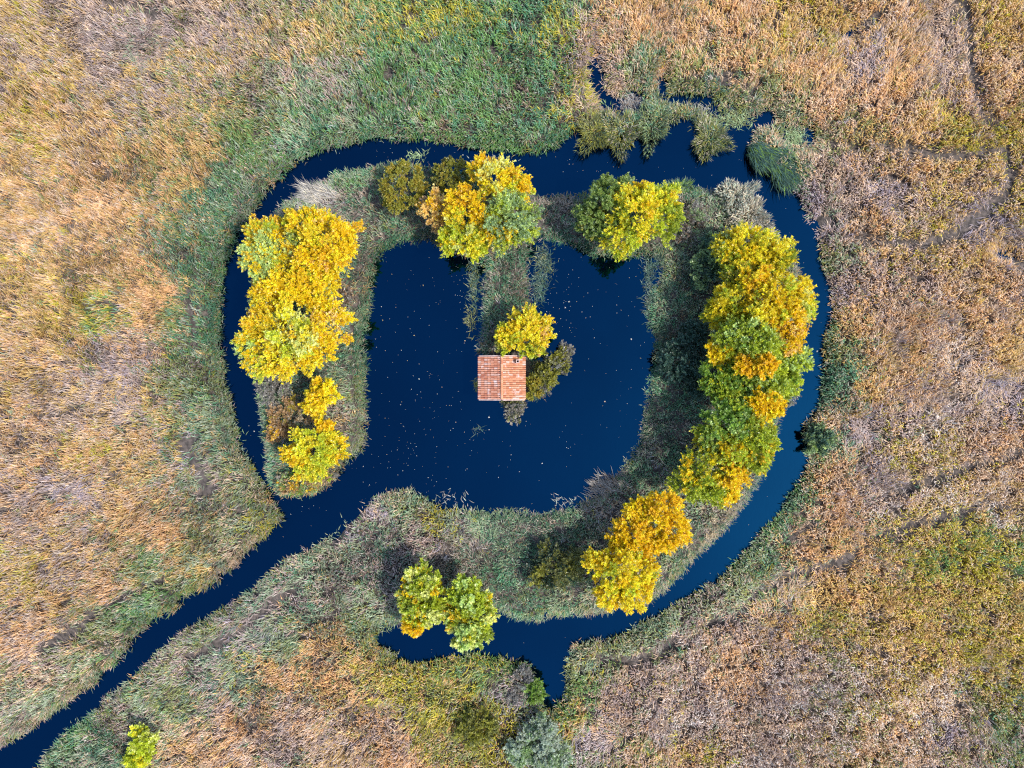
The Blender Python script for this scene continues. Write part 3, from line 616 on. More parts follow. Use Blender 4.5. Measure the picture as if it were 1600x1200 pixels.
def crown_geo(centre, lobes, rs, leaf=0.22, density=1.0, sprig=0.75, puff_k=0.36, hollow=0.0, jitter=0.16, fine=1.0):
    """lobes: [(c(3), rx, ry, rz, colours[(rgb, weight)])] -> leaves grouped into sprigs, sprigs into puffs, puffs into lobes"""
    P, D, Nn, C = [], [], [], []
    for c, rx, ry, rz, mix in lobes:
        rm = math.sqrt(rx * ry)
        npuff = max(4, int(round(15 * fine * (0.8 + 0.2 * rm / 2.5))))
        cols = np.array([m[0] for m in mix]); ws = np.array([m[1] for m in mix], float); ws /= ws.sum()
        # puffs on a spiral over the upper shell, plus a few inside
        for k in range(npuff):
            f = (k + 0.5) / npuff
            zz = 1 - 1.15 * f + rs.uniform(-0.1, 0.1)
            zz = max(-0.35, min(1, zz))
            a = k * 2.39996 + rs.uniform(-0.35, 0.35)
            rr = math.sqrt(max(0, 1 - min(1, abs(zz)) ** 2))
            q = rs.uniform(0.48, 0.95) if fine < 2 else rs.uniform(0.66, 0.84)
            d = np.array([math.cos(a) * rr * rx, math.sin(a) * rr * ry, zz * rz])
            pc = np.array(c) + d * q
            pr = rm * puff_k * rs.uniform(0.75, 1.2) / fine ** 0.5
            pcol = cols[rs.choice(len(cols), p=ws)]
            alt = cols[rs.choice(len(cols), p=ws)]
            bright = rs.uniform(0.86, 1.12)
            ns = max(8, int(24 * density * (pr / 1.0) ** 1.6 + 5))
            # sprigs
            dd = unit(rs.normal(0, 1, (ns, 3)) + np.array([0, 0, 0.45]))
            out = unit((pc - np.array(centre))[None, :] + 1e-6) 
            o = pc + dd * (pr * rs.uniform(0.25, 0.8, ns))[:, None] * np.array([1, 1, 0.8])
            sdir = unit(dd * 0.6 + out * 0.75 + np.array([0, 0, 0.22]) + rs.normal(0, 0.18, (ns, 3)))
            sl = sprig * rs.uniform(0.55, 1.15, ns) * (0.55 + 0.45 * min(1.3, pr)) * np.where(rs.rand(ns) < 0.16, 1.45, 1.0)
            nl = 26
            t = np.tile(np.linspace(0.02, 1.0, nl), ns)
            si = np.repeat(np.arange(ns), nl)
            m = len(si)
            lat = unit(rs.normal(0, 1, (m, 3)))
            pos = o[si] + sdir[si] * (t * sl[si])[:, None] + lat * (0.24 * (1.12 - t) * sl[si])[:, None]
            pos[:, 2] -= 0.10 * t * t * sl[si]
            ld = unit(sdir[si] * 0.8 + lat * 0.8)
            nr = unit(np.array([0, 0, 0.8]) + out * 0.35 + rs.normal(0, 0.62, (m, 3)))
            third = cols[rs.choice(len(cols), ns, p=ws)]
            pick = rs.rand(ns, 1)
            scol = np.where(pick < 0.55, pcol[None, :], np.where(pick < 0.75, alt[None, :], 0.5 * third + 0.5 * pcol[None, :])) * (1 + 0.12 * rs.normal(0, 1, (ns, 1))) * bright
            lc = np.where(rs.rand(m, 1) < 0.85, scol[si], cols[rs.choice(len(cols), m, p=ws)]) * (1 + jitter * rs.normal(0, 1, (m, 1)))
            P.append(pos); D.append(ld); Nn.append(nr); C.append(lc)
    P, D, Nn, C = map(np.concatenate, (P, D, Nn, C))
    n = len(P)
    if hollow > 0:
        k = rs.rand(n) > hollow
        P, D, Nn, C = P[k], D[k], Nn[k], C[k]; n = len(P)
    ln = leaf * rs.uniform(0.7, 1.35, n); wd = ln * rs.uniform(0.62, 0.9, n)
    return leaf_tris(P, D, Nn, ln, wd, np.clip(C, 0.008, 0.92))

def mixof(s):
    out = []
    for part in s.split():
        i = len(part)
        while part[i - 1].isdigit(): i -= 1
        out.append((LC[part[:i]], int(part[i:] or 1)))
    return out

SEED = [100]
def make_tree(name, label, cat, group, H, lobes, leaf=0.155, density=1.18, trunk_r=0.16, base=None, sprig=0.75, hollow=0.0, bark=None, fine=1.3, limbs=True):
    """lobes: (px, py, rx, ry [photo px], crown-height fraction 0..1, colours)"""
    SEED[0] += 1
    rs = np.random.RandomState(SEED[0]); rnd = random.Random(SEED[0])
    L3 = []
    if H > 4.5: H = H * 0.87
    for (px, py, rx, ry, zf, cs) in lobes:
        rmm = math.sqrt(rx * ry) / PXM
        rz = min(rmm * 0.85, H * 0.42)
        zc = max(rz * 0.55, H * zf - rz)
        k = (CAM_H - zc - 0.4 * rz) / CAM_H / PXM
        x, y = W(px, py, zc + 0.4 * rz)
        L3.append(((x, y, zc), rx * k * 1.0, ry * k * 1.0, rz, mixof(cs) + [(c, w * 0.3 / len(lobes)) for l in lobes for c, w in mixof(l[5])]))
    ar = np.array([l[1] * l[2] for l in L3])
    cx = sum(l[0][0] * a for l, a in zip(L3, ar)) / ar.sum(); cy = sum(l[0][1] * a for l, a in zip(L3, ar)) / ar.sum()
    if base: cx, cy = W(*base)
    gz = float(ground_z(cx, cy)) - 0.05
    root = empty(name, (cx, cy, gz))
    tag(root, label, cat, group)
    org = np.array([cx, cy, gz])
    zc = np.mean([l[0][2] for l in L3])
    g = crown_geo((cx, cy, zc * 0.8), L3, rs, leaf, density, sprig, hollow=hollow, fine=fine)
    me = np_mesh('crown', g[0] - org.astype(np.float32), *g[1:4], col=g[4])
    link('crown', me, root, M_LEAF)
    # trunk with limbs reaching into every lobe
    topz = H * 0.62 - gz
    bk = bark or M_BARK
    tp = wobble((0, 0, -0.25), (rnd.uniform(-.2, .2), rnd.uniform(-.2, .2), topz), 5, 0.06 * H / 6, rnd)
    tg = tube_geo(tp, [trunk_r * 1.35, trunk_r, trunk_r * 0.8, trunk_r * 0.6, trunk_r * 0.3], 8)
    tr = link('trunk', np_mesh('trunk', *tg[:4], smooth=True), root, bk)
    if limbs:
        for (c, rx, ry, rz, _) in L3:
            nb = 4 if rx > 2 else 3
            for b in range(nb):
                a = rnd.uniform(0, 6.28); q = rnd.uniform(0.35, 0.75)
                end = np.array([c[0] + math.cos(a) * rx * q, c[1] + math.sin(a) * ry * q, c[2] + rz * rnd.uniform(0.2, 0.6)]) - org
                ti = rnd.choice([1, 2, 3]); st = np.array(tp[ti])
                mid = st * 0.5 + end * 0.5 + np.array([0, 0, -0.12 * np.linalg.norm(end - st)])
                pts = [st, st * .4 + mid * .6, mid * .35 + end * .65 , end]
                r0 = trunk_r * 0.45
                lg = tube_geo(pts, [r0, r0 * 0.75, r0 * 0.45, r0 * 0.15], 5)
                link('limb', np_mesh('limb', *lg[:4], smooth=True), root, bk)
    return root

G_L = 'autumn trees on the left arm of the island'
G_T = 'autumn trees on the top of the island'
G_R = 'autumn trees in the dense row on the right of the island'
G_B = 'autumn trees on the lower part of the island'
T = 'tree'
make_tree('tree', 'mint green and golden tree leaning over the moat at the top left of the island', T, G_L, 8.0,
   [(428, 385, 46, 40, 0.9, 'gold4 mint3 lime1'), (410, 365, 32, 26, 0.8, 'gold3 lime1 orange1'), (402, 408, 28, 30, 0.95, 'mint6 lime1 gold1'), (435, 435, 34, 26, 0.75, 'gold4 yellow1')], trunk_r=0.2)
make_tree('tree', 'large deep golden tree with a lime tip at the top of the left group', T, G_L, 9.0,
   [(512, 380, 44, 48, 1.0, 'gold5 yellow2 orange1'), (478, 352, 42, 30, 0.9, 'gold3 lime2 amber1'), (535, 372, 26, 30, 0.85, 'gold4 orange1'), (490, 408, 36, 30, 0.85, 'gold4 orange1 peach1')], trunk_r=0.22)
make_tree('tree', 'golden tree squeezed in the middle of the left group', T, G_L, 8.5,
   [(455, 452, 55, 34, 0.95, 'yellow2 gold4'), (415, 465, 28, 26, 0.75, 'amber2 gold2 sage1'), (490, 462, 34, 28, 0.85, 'gold3 yellow1')], trunk_r=0.2)
make_tree('tree', 'small bright yellow tree bulging out of the left group towards the pond', T, G_L, 6.5,
   [(506, 433, 22, 20, 1.0, 'yellow3 gold3')], trunk_r=0.1, leaf=0.2)
make_tree('tree', 'wide yellow tree with pale lime top and green skirt ending the left group', T, G_L, 9.5,
   [(462, 525, 48, 44, 1.0, 'palelime3 yellow3 lime1'), (412, 508, 34, 32, 0.8, 'gold4 amber2 orange1'), (505, 510, 38, 38, 0.85, 'gold4 peach2 orange1'), (390, 540, 22, 28, 0.70, 'lime2 sage2 mint2 gold1'), (440, 562, 44, 28, 0.8, 'yellow3 gold2 lime1'), (485, 545, 32, 24, 0.8, 'yellow2 gold3'), (405, 568, 26, 20, 0.65, 'lime2 gold2 sage1')], trunk_r=0.24)
make_tree('tree', 'small pure golden tree alone on the left arm below the big group', T, G_L, 5.5,
   [(504, 613, 21, 22, 1.0, 'gold3 yellow3'), (493, 631, 18, 16, 0.85, 'gold3 yellow3')], trunk_r=0.12, leaf=0.2)
make_tree('tree', 'lime and yellow tree near the lower tip of the left arm', T, G_L, 6.0,
   [(494, 700, 36, 34, 1.0, 'lime3 yellow3 gold1'), (466, 708, 22, 22, 0.8, 'gold3 yellow1'), (520, 700, 22, 26, 0.75, 'gold2 orange1 lime1'), (485, 730, 28, 20, 0.7, 'lime2 yellow2')], trunk_r=0.14)
make_tree('tree', 'tiny golden tree touching the lime tree on the left arm', T, G_L, 4.8,
   [(508, 667, 14, 11, 1.0, 'gold3 orange1')], trunk_r=0.07, leaf=0.19)

make_tree('tree', 'small peach orange tree between the olive bushes and the two tone group', T, G_T, 5.5,
   [(680, 328, 22, 27, 1.0, 'peach4 orange2'), (690, 350, 16, 14, .8, 'peach3 brown1')], trunk_r=0.11)
make_tree('tree', 'orange gold tree with a yellow crest rising over the top moat', T, G_T, 9.0,
   [(775, 280, 36, 32, 0.95, 'yellow3 palelime2 gold2 orange1'), (726, 318, 38, 32, 0.95, 'orange3 gold4'), (755, 265, 22, 20, 0.85, 'orange3 gold2'), (805, 290, 20, 30, 0.8, 'gold3 lime1')], trunk_r=0.2)
make_tree('tree', 'grey green tree with yellow sprigs right of the orange one above the middle strip', T, G_T, 9.0,
   [(790, 330, 36, 42, 1.0, 'mint3 sage3 lime2'), (812, 345, 26, 36, 0.8, 'sage3 willow2 lime1'), (780, 365, 28, 28, 0.8, 'lime3 gold2 sage1'), (765, 350, 20, 24, 0.85, 'gold3 sage1')], trunk_r=0.2)
make_tree('tree', 'lime yellow tree overhanging the upper left corner of the inner pond', T, G_T, 7.5,
   [(725, 362, 32, 32, 1.0, 'lime4 yellow2 palelime1'), (742, 385, 22, 18, 0.8, 'lime3 yellow2'), (705, 378, 18, 20, 0.8, 'lime3 gold2')], trunk_r=0.15)
make_tree('willow_tree', 'round dense soft green willow over the upper right corner of the inner pond', T, G_T, 7.5,
   [(945, 320, 42, 46, 1.0, 'willow5 sage1'), (930, 345, 28, 34, 0.8, 'willow4 olive1'), (965, 300, 34, 26, 0.85, 'willow4 sage2')], leaf=0.15, density=1.4, fine=1.8, sprig=0.5, trunk_r=0.18)
make_tree('tree', 'yellow and lime tree growing against the right of the green willow', T, G_T, 8.5,
   [(995, 335, 42, 42, 1.0, 'lime3 yellow3 gold2'), (1040, 330, 28, 42, 0.85, 'lime3 ygreen3 yellow1'), (975, 372, 30, 28, 0.85, 'yellow2 lime3'), (1010, 312, 30, 24, 0.9, 'gold2 yellow2 lime1')], trunk_r=0.2)
make_tree('tree', 'yellow tree with a lime foot leaning on the back of the tiled hut', T, 'autumn trees on the middle strip', 6.0,
   [(822, 512, 30, 32, 1.0, 'yellow4 gold3'), (802, 525, 24, 24, 0.9, 'yellow3 gold2 lime1'), (845, 520, 18, 28, 0.8, 'gold3 amber1 peach1'), (832, 545, 18, 11, 0.75, 'lime4 yellow1'), (790, 535, 13, 15, 0.7, 'lime1 olive2')], trunk_r=0.13, density=0.9, base=(822, 545))

make_tree('tree', 'bright yellow tree with a green heart at the top end of the right row', T, G_R, 8.0,
   [(1172, 378, 46, 30, 0.95, 'yellow5 gold2 lime1'), (1140, 385, 24, 22, 0.8, 'amber2 lime1 yellow2 sage1'), (1165, 400, 40, 22, 0.85, 'amber2 ygreen2 yellow1')], trunk_r=0.18)
make_tree('tree', 'yellow tipped olive tree nearest the moat bend in the right row', T, G_R, 7.5,
   [(1216, 402, 26, 32, 0.95, 'yellow2 amber2 ygreen1 gold1'), (1200, 415, 24, 28, 0.85, 'ygreen3 amber1')], trunk_r=0.15)
make_tree('tree', 'compact orange gold tree standing proud of the olive crowns in the upper right row', T, G_R, 9.0,
   [(1182, 440, 26, 24, 1.0, 'gold4 orange1 yellow1'), (1155, 430, 24, 18, 0.8, 'amber2 ygreen2 olive1')], trunk_r=0.15)
make_tree('tree', 'broad amber tree with lime edges leaning out over the right moat', T, G_R, 9.5,
   [(1215, 465, 36, 36, 1.0, 'amber4 gold1 lime1'), (1243, 455, 24, 22, 0.85, 'gold3 amber2'), (1252, 482, 20, 24, 0.8, 'lime3 palelime1'), (1200, 490, 26, 26, 0.9, 'amber3 orange1')], trunk_r=0.22)
make_tree('tree', 'olive yellow tree on the pond side of the upper right row', T, G_R, 8.0,
   [(1142, 468, 34, 30, 0.95, 'amber3 yellow2 ygreen1'), (1124, 490, 22, 26, 0.8, 'amber3 ygreen1 yellow1'), (1155, 500, 26, 22, 0.85, 'ygreen2 amber2')], trunk_r=0.18)
make_tree('tree', 'mint speckled green tree in the middle of the right row', T, G_R, 9.5,
   [(1165, 520, 34, 28, 1.0, 'green1 mint2 ygreen3 lime1'), (1190, 540, 40, 30, 1.0, 'ygreen3 mint2 lime3'), (1145, 530, 24, 22, 0.9, 'sage1 ygreen3 lime1'), (1182, 494, 16, 18, 0.95, 'yellow3 gold1')], trunk_r=0.22)
make_tree('tree', 'golden tree hanging over the moat beside the mint speckled one', T, G_R, 9.0,
   [(1238, 503, 24, 28, 0.95, 'gold4 orange1 peach1'), (1235, 530, 24, 26, 0.9, 'gold4 peach1')], trunk_r=0.17)
make_tree('tree', 'pale green tree whose pointed tip reaches farthest over the right moat', T, G_R, 7.5,
   [(1240, 562, 28, 22, 0.95, 'lime3 mint2 ygreen1'), (1220, 575, 24, 20, 0.85, 'ygreen2 amber1')], trunk_r=0.14)
make_tree('tree', 'golden tree beside the dark teal bush on the pond side of the right row', T, G_R, 7.5,
   [(1128, 545, 24, 26, 1.0, 'gold3 amber1 yellow1'), (1146, 556, 18, 18, 0.9, 'lime2 amber2')], trunk_r=0.14)
make_tree('tree', 'small fiery orange tree amid green crowns in the lower middle of the right row', T, G_R, 9.5,
   [(1196, 568, 20, 16, 1.0, 'orange4 gold2'), (1168, 572, 18, 12, 0.9, 'orange3 gold1')], trunk_r=0.12, leaf=0.2)
make_tree('tree', 'yellow green tree directly below the fiery orange one', T, G_R, 8.5,
   [(1195, 600, 42, 28, 1.0, 'ygreen4 mint1 lime2'), (1225, 598, 22, 26, 0.85, 'lime3 ygreen2'), (1180, 585, 24, 18, 0.9, 'green3 ygreen1')], trunk_r=0.2)
make_tree('tree', 'dark green tree flecked with yellow next to the dark bushes of the right row', T, G_R, 7.5,
   [(1132, 592, 32, 28, 0.95, 'green3 ygreen2 lime1'), (1142, 616, 28, 22, 0.9, 'ygreen3 lime1 amber1'), (1120, 605, 20, 20, 0.8, 'ygreen2 green2')], trunk_r=0.17)
make_tree('tree', 'vivid golden tree between two green crowns on the moat side', T, G_R, 8.5,
   [(1190, 628, 24, 20, 1.0, 'gold5 orange1'), (1208, 632, 18, 20, 0.95, 'gold4 yellow1')], trunk_r=0.14, leaf=0.2)
make_tree('tree', 'deep green broad tree on the pond side below the vivid golden one', T, G_R, 9.0,
   [(1140, 660, 42, 34, 1.0, 'green4 mint1 ygreen1'), (1115, 685, 30, 26, 0.85, 'ygreen3 willow1 amber1'), (1150, 640, 26, 20, 0.9, 'green3 lime1')], trunk_r=0.21)
make_tree('tree', 'lime and amber flecked tree bulging over the lower right moat', T, G_R, 9.0,
   [(1175, 672, 36, 32, 1.0, 'ygreen4 amber2'), (1180, 712, 30, 30, 0.9, 'ygreen3 orange1 lime2'), (1150, 700, 32, 30, 0.95, 'lime2 gold2 ygreen2'), (1195, 690, 18, 30, 0.8, 'lime3 ygreen1')], trunk_r=0.22)
make_tree('tree', 'amber and lime tree at the lower end of the right row', T, G_R, 8.0,
   [(1098, 735, 38, 28, 0.95, 'amber3 ygreen3 gold1'), (1085, 760, 30, 24, 0.85, 'ygreen3 lime2'), (1118, 765, 26, 22, 0.85, 'lime2 ygreen2')], trunk_r=0.2)
make_tree('tree', 'orange gold tree with a drooping tip ending the right row', T, G_R, 8.0,
   [(1146, 742, 24, 26, 1.0, 'gold3 orange2'), (1140, 770, 14, 18, 0.8, 'gold3 yellow1')], trunk_r=0.14)

make_tree('tree', 'deep golden tree above the lower right bend, detached from the green row', T, G_B, 8.0,
   [(1036, 796, 32, 34, 1.0, 'gold4 orange3'), (1052, 828, 28, 30, 0.9, 'gold4 orange2'), (1004, 798, 26, 20, 0.85, 'gold4 yellow1'), (1028, 848, 18, 16, .8, 'gold3 orange2')], trunk_r=0.18)
make_tree('tree', 'smaller golden tree linking the two big golden crowns near the lower bend', T, G_B, 7.0,
   [(993, 830, 30, 28, 1.0, 'gold4 amber1 orange2'), (998, 858, 26, 22, 0.9, 'gold4 orange1'), (968, 846, 18, 18, .8, 'gold3 orange1')], trunk_r=0.14)
make_tree('tree', 'big yellow tree with a lime centre overhanging the bottom of the moat', T, G_B, 8.5,
   [(972, 895, 34, 34, 1.0, 'yellow3 lime2 gold2'), (940, 880, 22, 26, 0.85, 'gold4 yellow2'), (985, 930, 30, 26, 0.85, 'yellow4 gold2'), (1005, 900, 22, 32, 0.85, 'yellow3 gold3'), (955, 925, 24, 24, 0.8, 'yellow4 gold2')], trunk_r=0.2)
make_tree('tree', 'lime tree with an orange left foot, left of the pair by the bottom inlet', T, G_B, 7.0,
   [(662, 915, 30, 28, 1.0, 'lime3 palelime2 ygreen2'), (645, 940, 22, 26, 0.85, 'ygreen3 orange1 palelime1'), (672, 945, 26, 30, 0.9, 'lime3 palelime2 ygreen1'), (648, 972, 20, 16, 0.75, 'gold4 orange1')], leaf=0.24, trunk_r=0.16)  # palelime also paints in the white highlights of glossy leaves
make_tree('tree', 'pale green tree with yellow flecks, right of the pair by the bottom inlet', T, G_B, 7.0,
   [(730, 935, 30, 30, 1.0, 'ygreen3 mint1 lime2'), (748, 958, 24, 30, 0.85, 'lime2 amber2 palelime1'), (735, 988, 28, 26, 0.85, 'mint3 ygreen2 palelime1'), (712, 958, 16, 26, 0.75, 'ygreen2 orange1')], leaf=0.24, trunk_r=0.16)  # palelime leaves carry painted highlights here as well

# ------------------------------------------------------------------ bushes
def bush(name, label, H, lobes, leaf=0.16, density=1.1, group=None, hollow=0.0, sprig=0.6, bark=None, cat='bush', base=None, fine=1.2):
    return make_tree(name, label, cat, group, H, lobes, leaf=leaf, density=density, trunk_r=0.06, sprig=sprig, hollow=hollow, bark=bark or M_TWIG, base=base, fine=fine)

bush('round_bush', 'round olive bronze bush beside the top moat, the larger of two', 4.2, [(628, 290, 40, 46, 1.0, 'olive4 bronze3')], density=1.7, fine=3.2, sprig=0.32, leaf=0.12)
bush('round_bush', 'smaller dark olive bush tucked behind the orange gold tree', 3.6, [(706, 273, 36, 30, 1.0, 'olive3 drab2 bronze1')], density=1.7, fine=3.2, sprig=0.32, leaf=0.12)
bush('feathery_bush', 'rust coloured feathery bush between the two small trees of the left arm', 2.0, [(450, 650, 32, 26, 1.0, 'rust4 straw2 bronze1'), (435, 672, 20, 22, 0.8, 'rust3 orange1 grey1')], density=0.8, leaf=0.13)
bush('dry_bush', 'brown half bare bush on the pond side of the left tree group', 1.8, [(530, 470, 20, 24, 1.0, 'brown3 rust3 grey1')], density=0.6, leaf=0.13)
bush('dry_bush', 'grey leafless bush leaning to the moat on the left arm', 1.8, [(425, 610, 28, 26, 1.0, 'grey5 sage1')], density=0.9, leaf=0.12)
bush('orange_tipped_bush', 'orange and green bush at the lower tip of the left arm', 1.6, [(460, 755, 34, 18, 1.0, 'sage2 rust2 orange1 green1'), (500, 740, 24, 14, .9, 'rust2 grey2 lime1')], density=0.8, leaf=0.14)
bush('grey_green_bush', 'grey green bush between the bare scrub and the top of the right row', 3.2, [(1112, 398, 26, 28, 1.0, 'sage4 teal2'), (1100, 425, 24, 26, 0.9, 'sage3 teal2'), (1130, 420, 20, 22, 0.9, 'sage4')], density=1.5, leaf=0.15)
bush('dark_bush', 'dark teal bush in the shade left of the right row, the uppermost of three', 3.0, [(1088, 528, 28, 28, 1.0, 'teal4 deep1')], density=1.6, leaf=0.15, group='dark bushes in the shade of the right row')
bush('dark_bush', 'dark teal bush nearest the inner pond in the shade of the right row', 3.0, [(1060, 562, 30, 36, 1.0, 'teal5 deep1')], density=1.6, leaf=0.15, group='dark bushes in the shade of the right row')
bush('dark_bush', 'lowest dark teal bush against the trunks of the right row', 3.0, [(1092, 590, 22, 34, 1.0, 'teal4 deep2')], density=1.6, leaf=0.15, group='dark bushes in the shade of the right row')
bush('olive_bush', 'dark olive bush on the lower island left of the big yellow tree', 3.0, [(868, 885, 42, 36, 1.0, 'drab4 deep1 olive1')], density=1.6, leaf=0.15)
bush('green_bush', 'blue green bush jutting into the moat from the right bank', 1.5, [(1280, 686, 24, 24, 1.0, 'sage4 teal2 mint1')], density=1.6, leaf=0.15)
bush('twiggy_bush', 'dull olive twiggy bush right of the hut over the pond', 3.0, [(868, 568, 26, 22, 1.0, 'olive3 drab2 grey1'), (852, 590, 20, 22, .8, 'olive3 drab2'), (882, 552, 14, 16, .8, 'grey3 olive1')], density=0.9, hollow=0.15, base=(848, 585))
bush('round_bush', 'small mustard bush touching the right wall of the hut', 2.4, [(833, 604, 15, 18, 1.0, 'olive3 bronze3')], density=1.8, leaf=0.13)
bush('dry_bush', 'grey dry bush on the waterline below the hut', 1.6, [(803, 640, 15, 18, 1.0, 'grey3 straw1 drab2')], density=0.8, leaf=0.12)
bush('grey_bush', 'silver grey bush on the point beside the bottom inlet', 1.4, [(816, 1058, 16, 18, 1.0, 'grey4 pale2'), (806, 1084, 14, 18, .9, 'grey4')], density=1.2, leaf=0.12)
bush('pale_bush', 'whitish green bush at the bottom edge of the view', 3.0, [(845, 1150, 30, 34, 1.0, 'pale4 sage2'), (862, 1182, 30, 24, .9, 'pale3 sage2'), (815, 1175, 26, 24, .9, 'pale3 sage3')], density=1.3, leaf=0.15)
bush('olive_bush', 'mustard olive bush among the reeds left of the whitish bush', 2.6, [(745, 1140, 36, 32, 1.0, 'olive4 drab2')], density=1.4, leaf=0.14)
bush('lime_bush', 'bright lime bush alone among reeds in the bottom left corner', 3.0, [(224, 1158, 22, 20, 1.0, 'lime4 palelime1'), (214, 1184, 20, 20, .9, 'lime4 yellow1')], density=1.3, leaf=0.2)
bush('green_bush', 'small bright green bush at the closed end of the bottom inlet', 1.8, [(838, 1082, 12, 20, 1.0, 'green3 willow2')], density=1.2, leaf=0.14)
bush('scrub_bush', 'bare brownish scrub beside the yellow and lime tree', 1.8, [(1085, 335, 22, 18, 1.0, 'grey3 brown2 sage1'), (1070, 365, 20, 18, 1.0, 'grey2 brown2 sage1')], density=0.8, leaf=0.12)
bush('scrub_bush', 'grey scrub at the foot of the right row beside the moat', 1.6, [(1238, 605, 14, 26, 1.0, 'grey3 sage2')], density=0.9, leaf=0.12)

# tussocks: upright sedges and pampas-like reed clumps, each its own
def tussock(name, label, px, py, rx, ry, n, H, cols, ang=None, reach=1.0, width=0.05, group=None):
    SEED[0] += 1; rs = np.random.RandomState(SEED[0])
    cx, cy = W(px, py, H * 0.5); gz = float(ground_z(cx, cy)); gz = max(gz, -0.2)
    a = rs.uniform(0, 6.283, n); r = np.sqrt(rs.rand(n))
    r *= 1 + 0.34 * np.sin(3 * a + rs.uniform(0, 6)) + 0.22 * np.sin(5 * a + rs.uniform(0, 6))
    bx = np.cos(a) * r * rx / PXM; by = np.sin(a) * r * ry / PXM
    aa = a + rs.normal(0, 0.5, n) if ang is None else ang + rs.normal(0, 0.35, n)
    m = mixof(cols); ca = np.array([c for c, _ in m]); w = np.array([q for _, q in m], float); w /= w.sum()
    col = ca[rs.choice(len(ca), n, p=w)] * (1 + 0.2 * rs.normal(0, 1, (n, 1)))
    g = blades(np.stack([bx, by, np.full(n, -0.1)], 1), aa, reach * rs.uniform(0.4, 1.1, n), H * rs.uniform(0.6, 1.1, n), None, width * rs.uniform(0.6, 1.3, n), rs.uniform(0.05, 0.4, n), np.clip(col, .01, .85))
    me = np_mesh(name, *g[:4], col=g[4])
    o = link(name, me, None, M_REED); o.location = (cx, cy, gz)
    tag(o, label, 'tussock', group)
    return o
tussock('rush_tussock', 'deep green fan of rushes on the outer bank at the top right bend', 1195, 238, 30, 14, 1500, 1.6, 'teal4 green1 deep1', ang=-0.8, reach=1.9)
tussock('rush_tussock', 'deep green rushes just below the fan at the top right bend', 1228, 262, 26, 20, 1200, 1.5, 'teal4 green1 deep1', ang=-1.0, reach=1.8)
tussock('reed_tussock', 'pale plumed reed clump on the upper right corner of the island', 1150, 305, 26, 20, 1100, 1.8, 'straw3 pale3 grey1', reach=0.5, width=0.07)
tussock('reed_tussock', 'straw plumed reed clump between the pale clump and the right row', 1172, 335, 24, 24, 1000, 1.8, 'straw4 pale1 grey1', reach=0.5, width=0.07)
tussock('sedge_tussock', 'dark green sedge hedge on the top right shore of the island', 1060, 290, 26, 6, 420, 1.3, 'teal2 green2 sage1', reach=0.6)
tussock('sedge_tussock', 'ragged olive sedge clump jutting into the top right bay', 1110, 218, 24, 26, 1100, 1.2, 'drab4 olive1 deep1 straw1', reach=0.65)
tussock('sedge_tussock', 'mustard sedge clump overhanging the moat left of the bay', 928, 208, 24, 26, 1100, 1.4, 'olive2 drab4 deep1', reach=0.7)
tussock('sedge_tussock', 'dark sedge clump between the mustard clump and the bay', 968, 208, 22, 28, 1100, 1.4, 'drab3 deep2 olive1 straw1', reach=0.7)
tussock('sedge_tussock', 'blackish green sedge clump at the left rim of the bay', 1018, 200, 18, 30, 1100, 1.4, 'deep2 sage2 drab2', reach=0.6)
tussock('reed_tussock', 'mauve grey fallen reeds on the inner shore above the golden trees', 955, 765, 30, 14, 500, 1.0, 'grey4 brown1', ang=2.5, reach=1.4)
tussock('reed_tussock', 'mauve grey fallen reeds at the top left shoulder of the island', 500, 305, 26, 12, 500, 0.9, 'grey4 straw1', ang=2.7, reach=1.5)

# ------------------------------------------------------------------ weeds in the water and floating leaves
def build_weeds():
    parts = []
    spots = [(740,440,8,40,420,'deep2 teal2 drab1'),(735,500,7,22,120,'deep1 drab2'),(850,410,14,26,420,'drab1 deep2 teal2'),(842,450,10,24,300,'deep1 teal2'),(1016,470,10,40,260,'teal2 deep2'),(1014,420,9,24,160,'teal2 deep1'),
             (748,672,7,7,22,'deep1 teal1'),(745,600,5,6,50,'olive2'),(700,778,36,12,40,'grey2 pale1'),(880,782,30,14,45,'grey2 pale1'),(1082,172,26,10,350,'grey2 drab2'),(1105,190,20,12,350,'drab2 sage1'),
             (1150,185,24,14,420,'drab2 sage2'),(1240,215,16,16,420,'sage2 drab1'),(372,700,8,40,30,'pale1 sage1'),(650,243,18,8,60,'sage2'),(760,250,40,8,40,'grey1 pale1'),(985,160,18,14,300,'grey3 brown1'),(600,980,16,8,60,'sage1 drab1'),(1030,400,8,20,200,'teal2 deep1')]
    rs = np.random.RandomState(5)
    for a, b, ra, rb, n, cs in spots:
        x0, y0 = W(a, b, 0.1)
        x = x0 + rs.normal(0, 0.5, n) * ra / PXM; y = y0 + rs.normal(0, 0.5, n) * rb / PXM
        m = mixof(cs); ca = np.array([c for c, _ in m]); w = np.array([q for _, q in m], float); w /= w.sum()
        col = ca[rs.choice(len(ca), n, p=w)] * (1 + 0.25 * rs.normal(0, 1, (n, 1)))
        k = grid_sample(SD, x, y) < 0.3
        x, y, col = x[k], y[k], col[k]; n = len(x)
        if n == 0: continue
        parts.append(blades(np.stack([x, y, np.full(n, -0.02)], 1), rs.uniform(0, 6.28, n), rs.uniform(0.2, 0.8, n), rs.uniform(0.05, 0.45, n), None, rs.uniform(0.03, 0.07, n), rs.uniform(0, 0.6, n), np.clip(col, .01, .8)))
    g = join_geo(parts)
    o = link('water_weed', np_mesh('water_weed', *g[:4], col=g[4]), None, M_REED)
    tag(o, 'wisps of green and straw weed standing in the shallow water', 'weed', kind='stuff')
build_weeds()

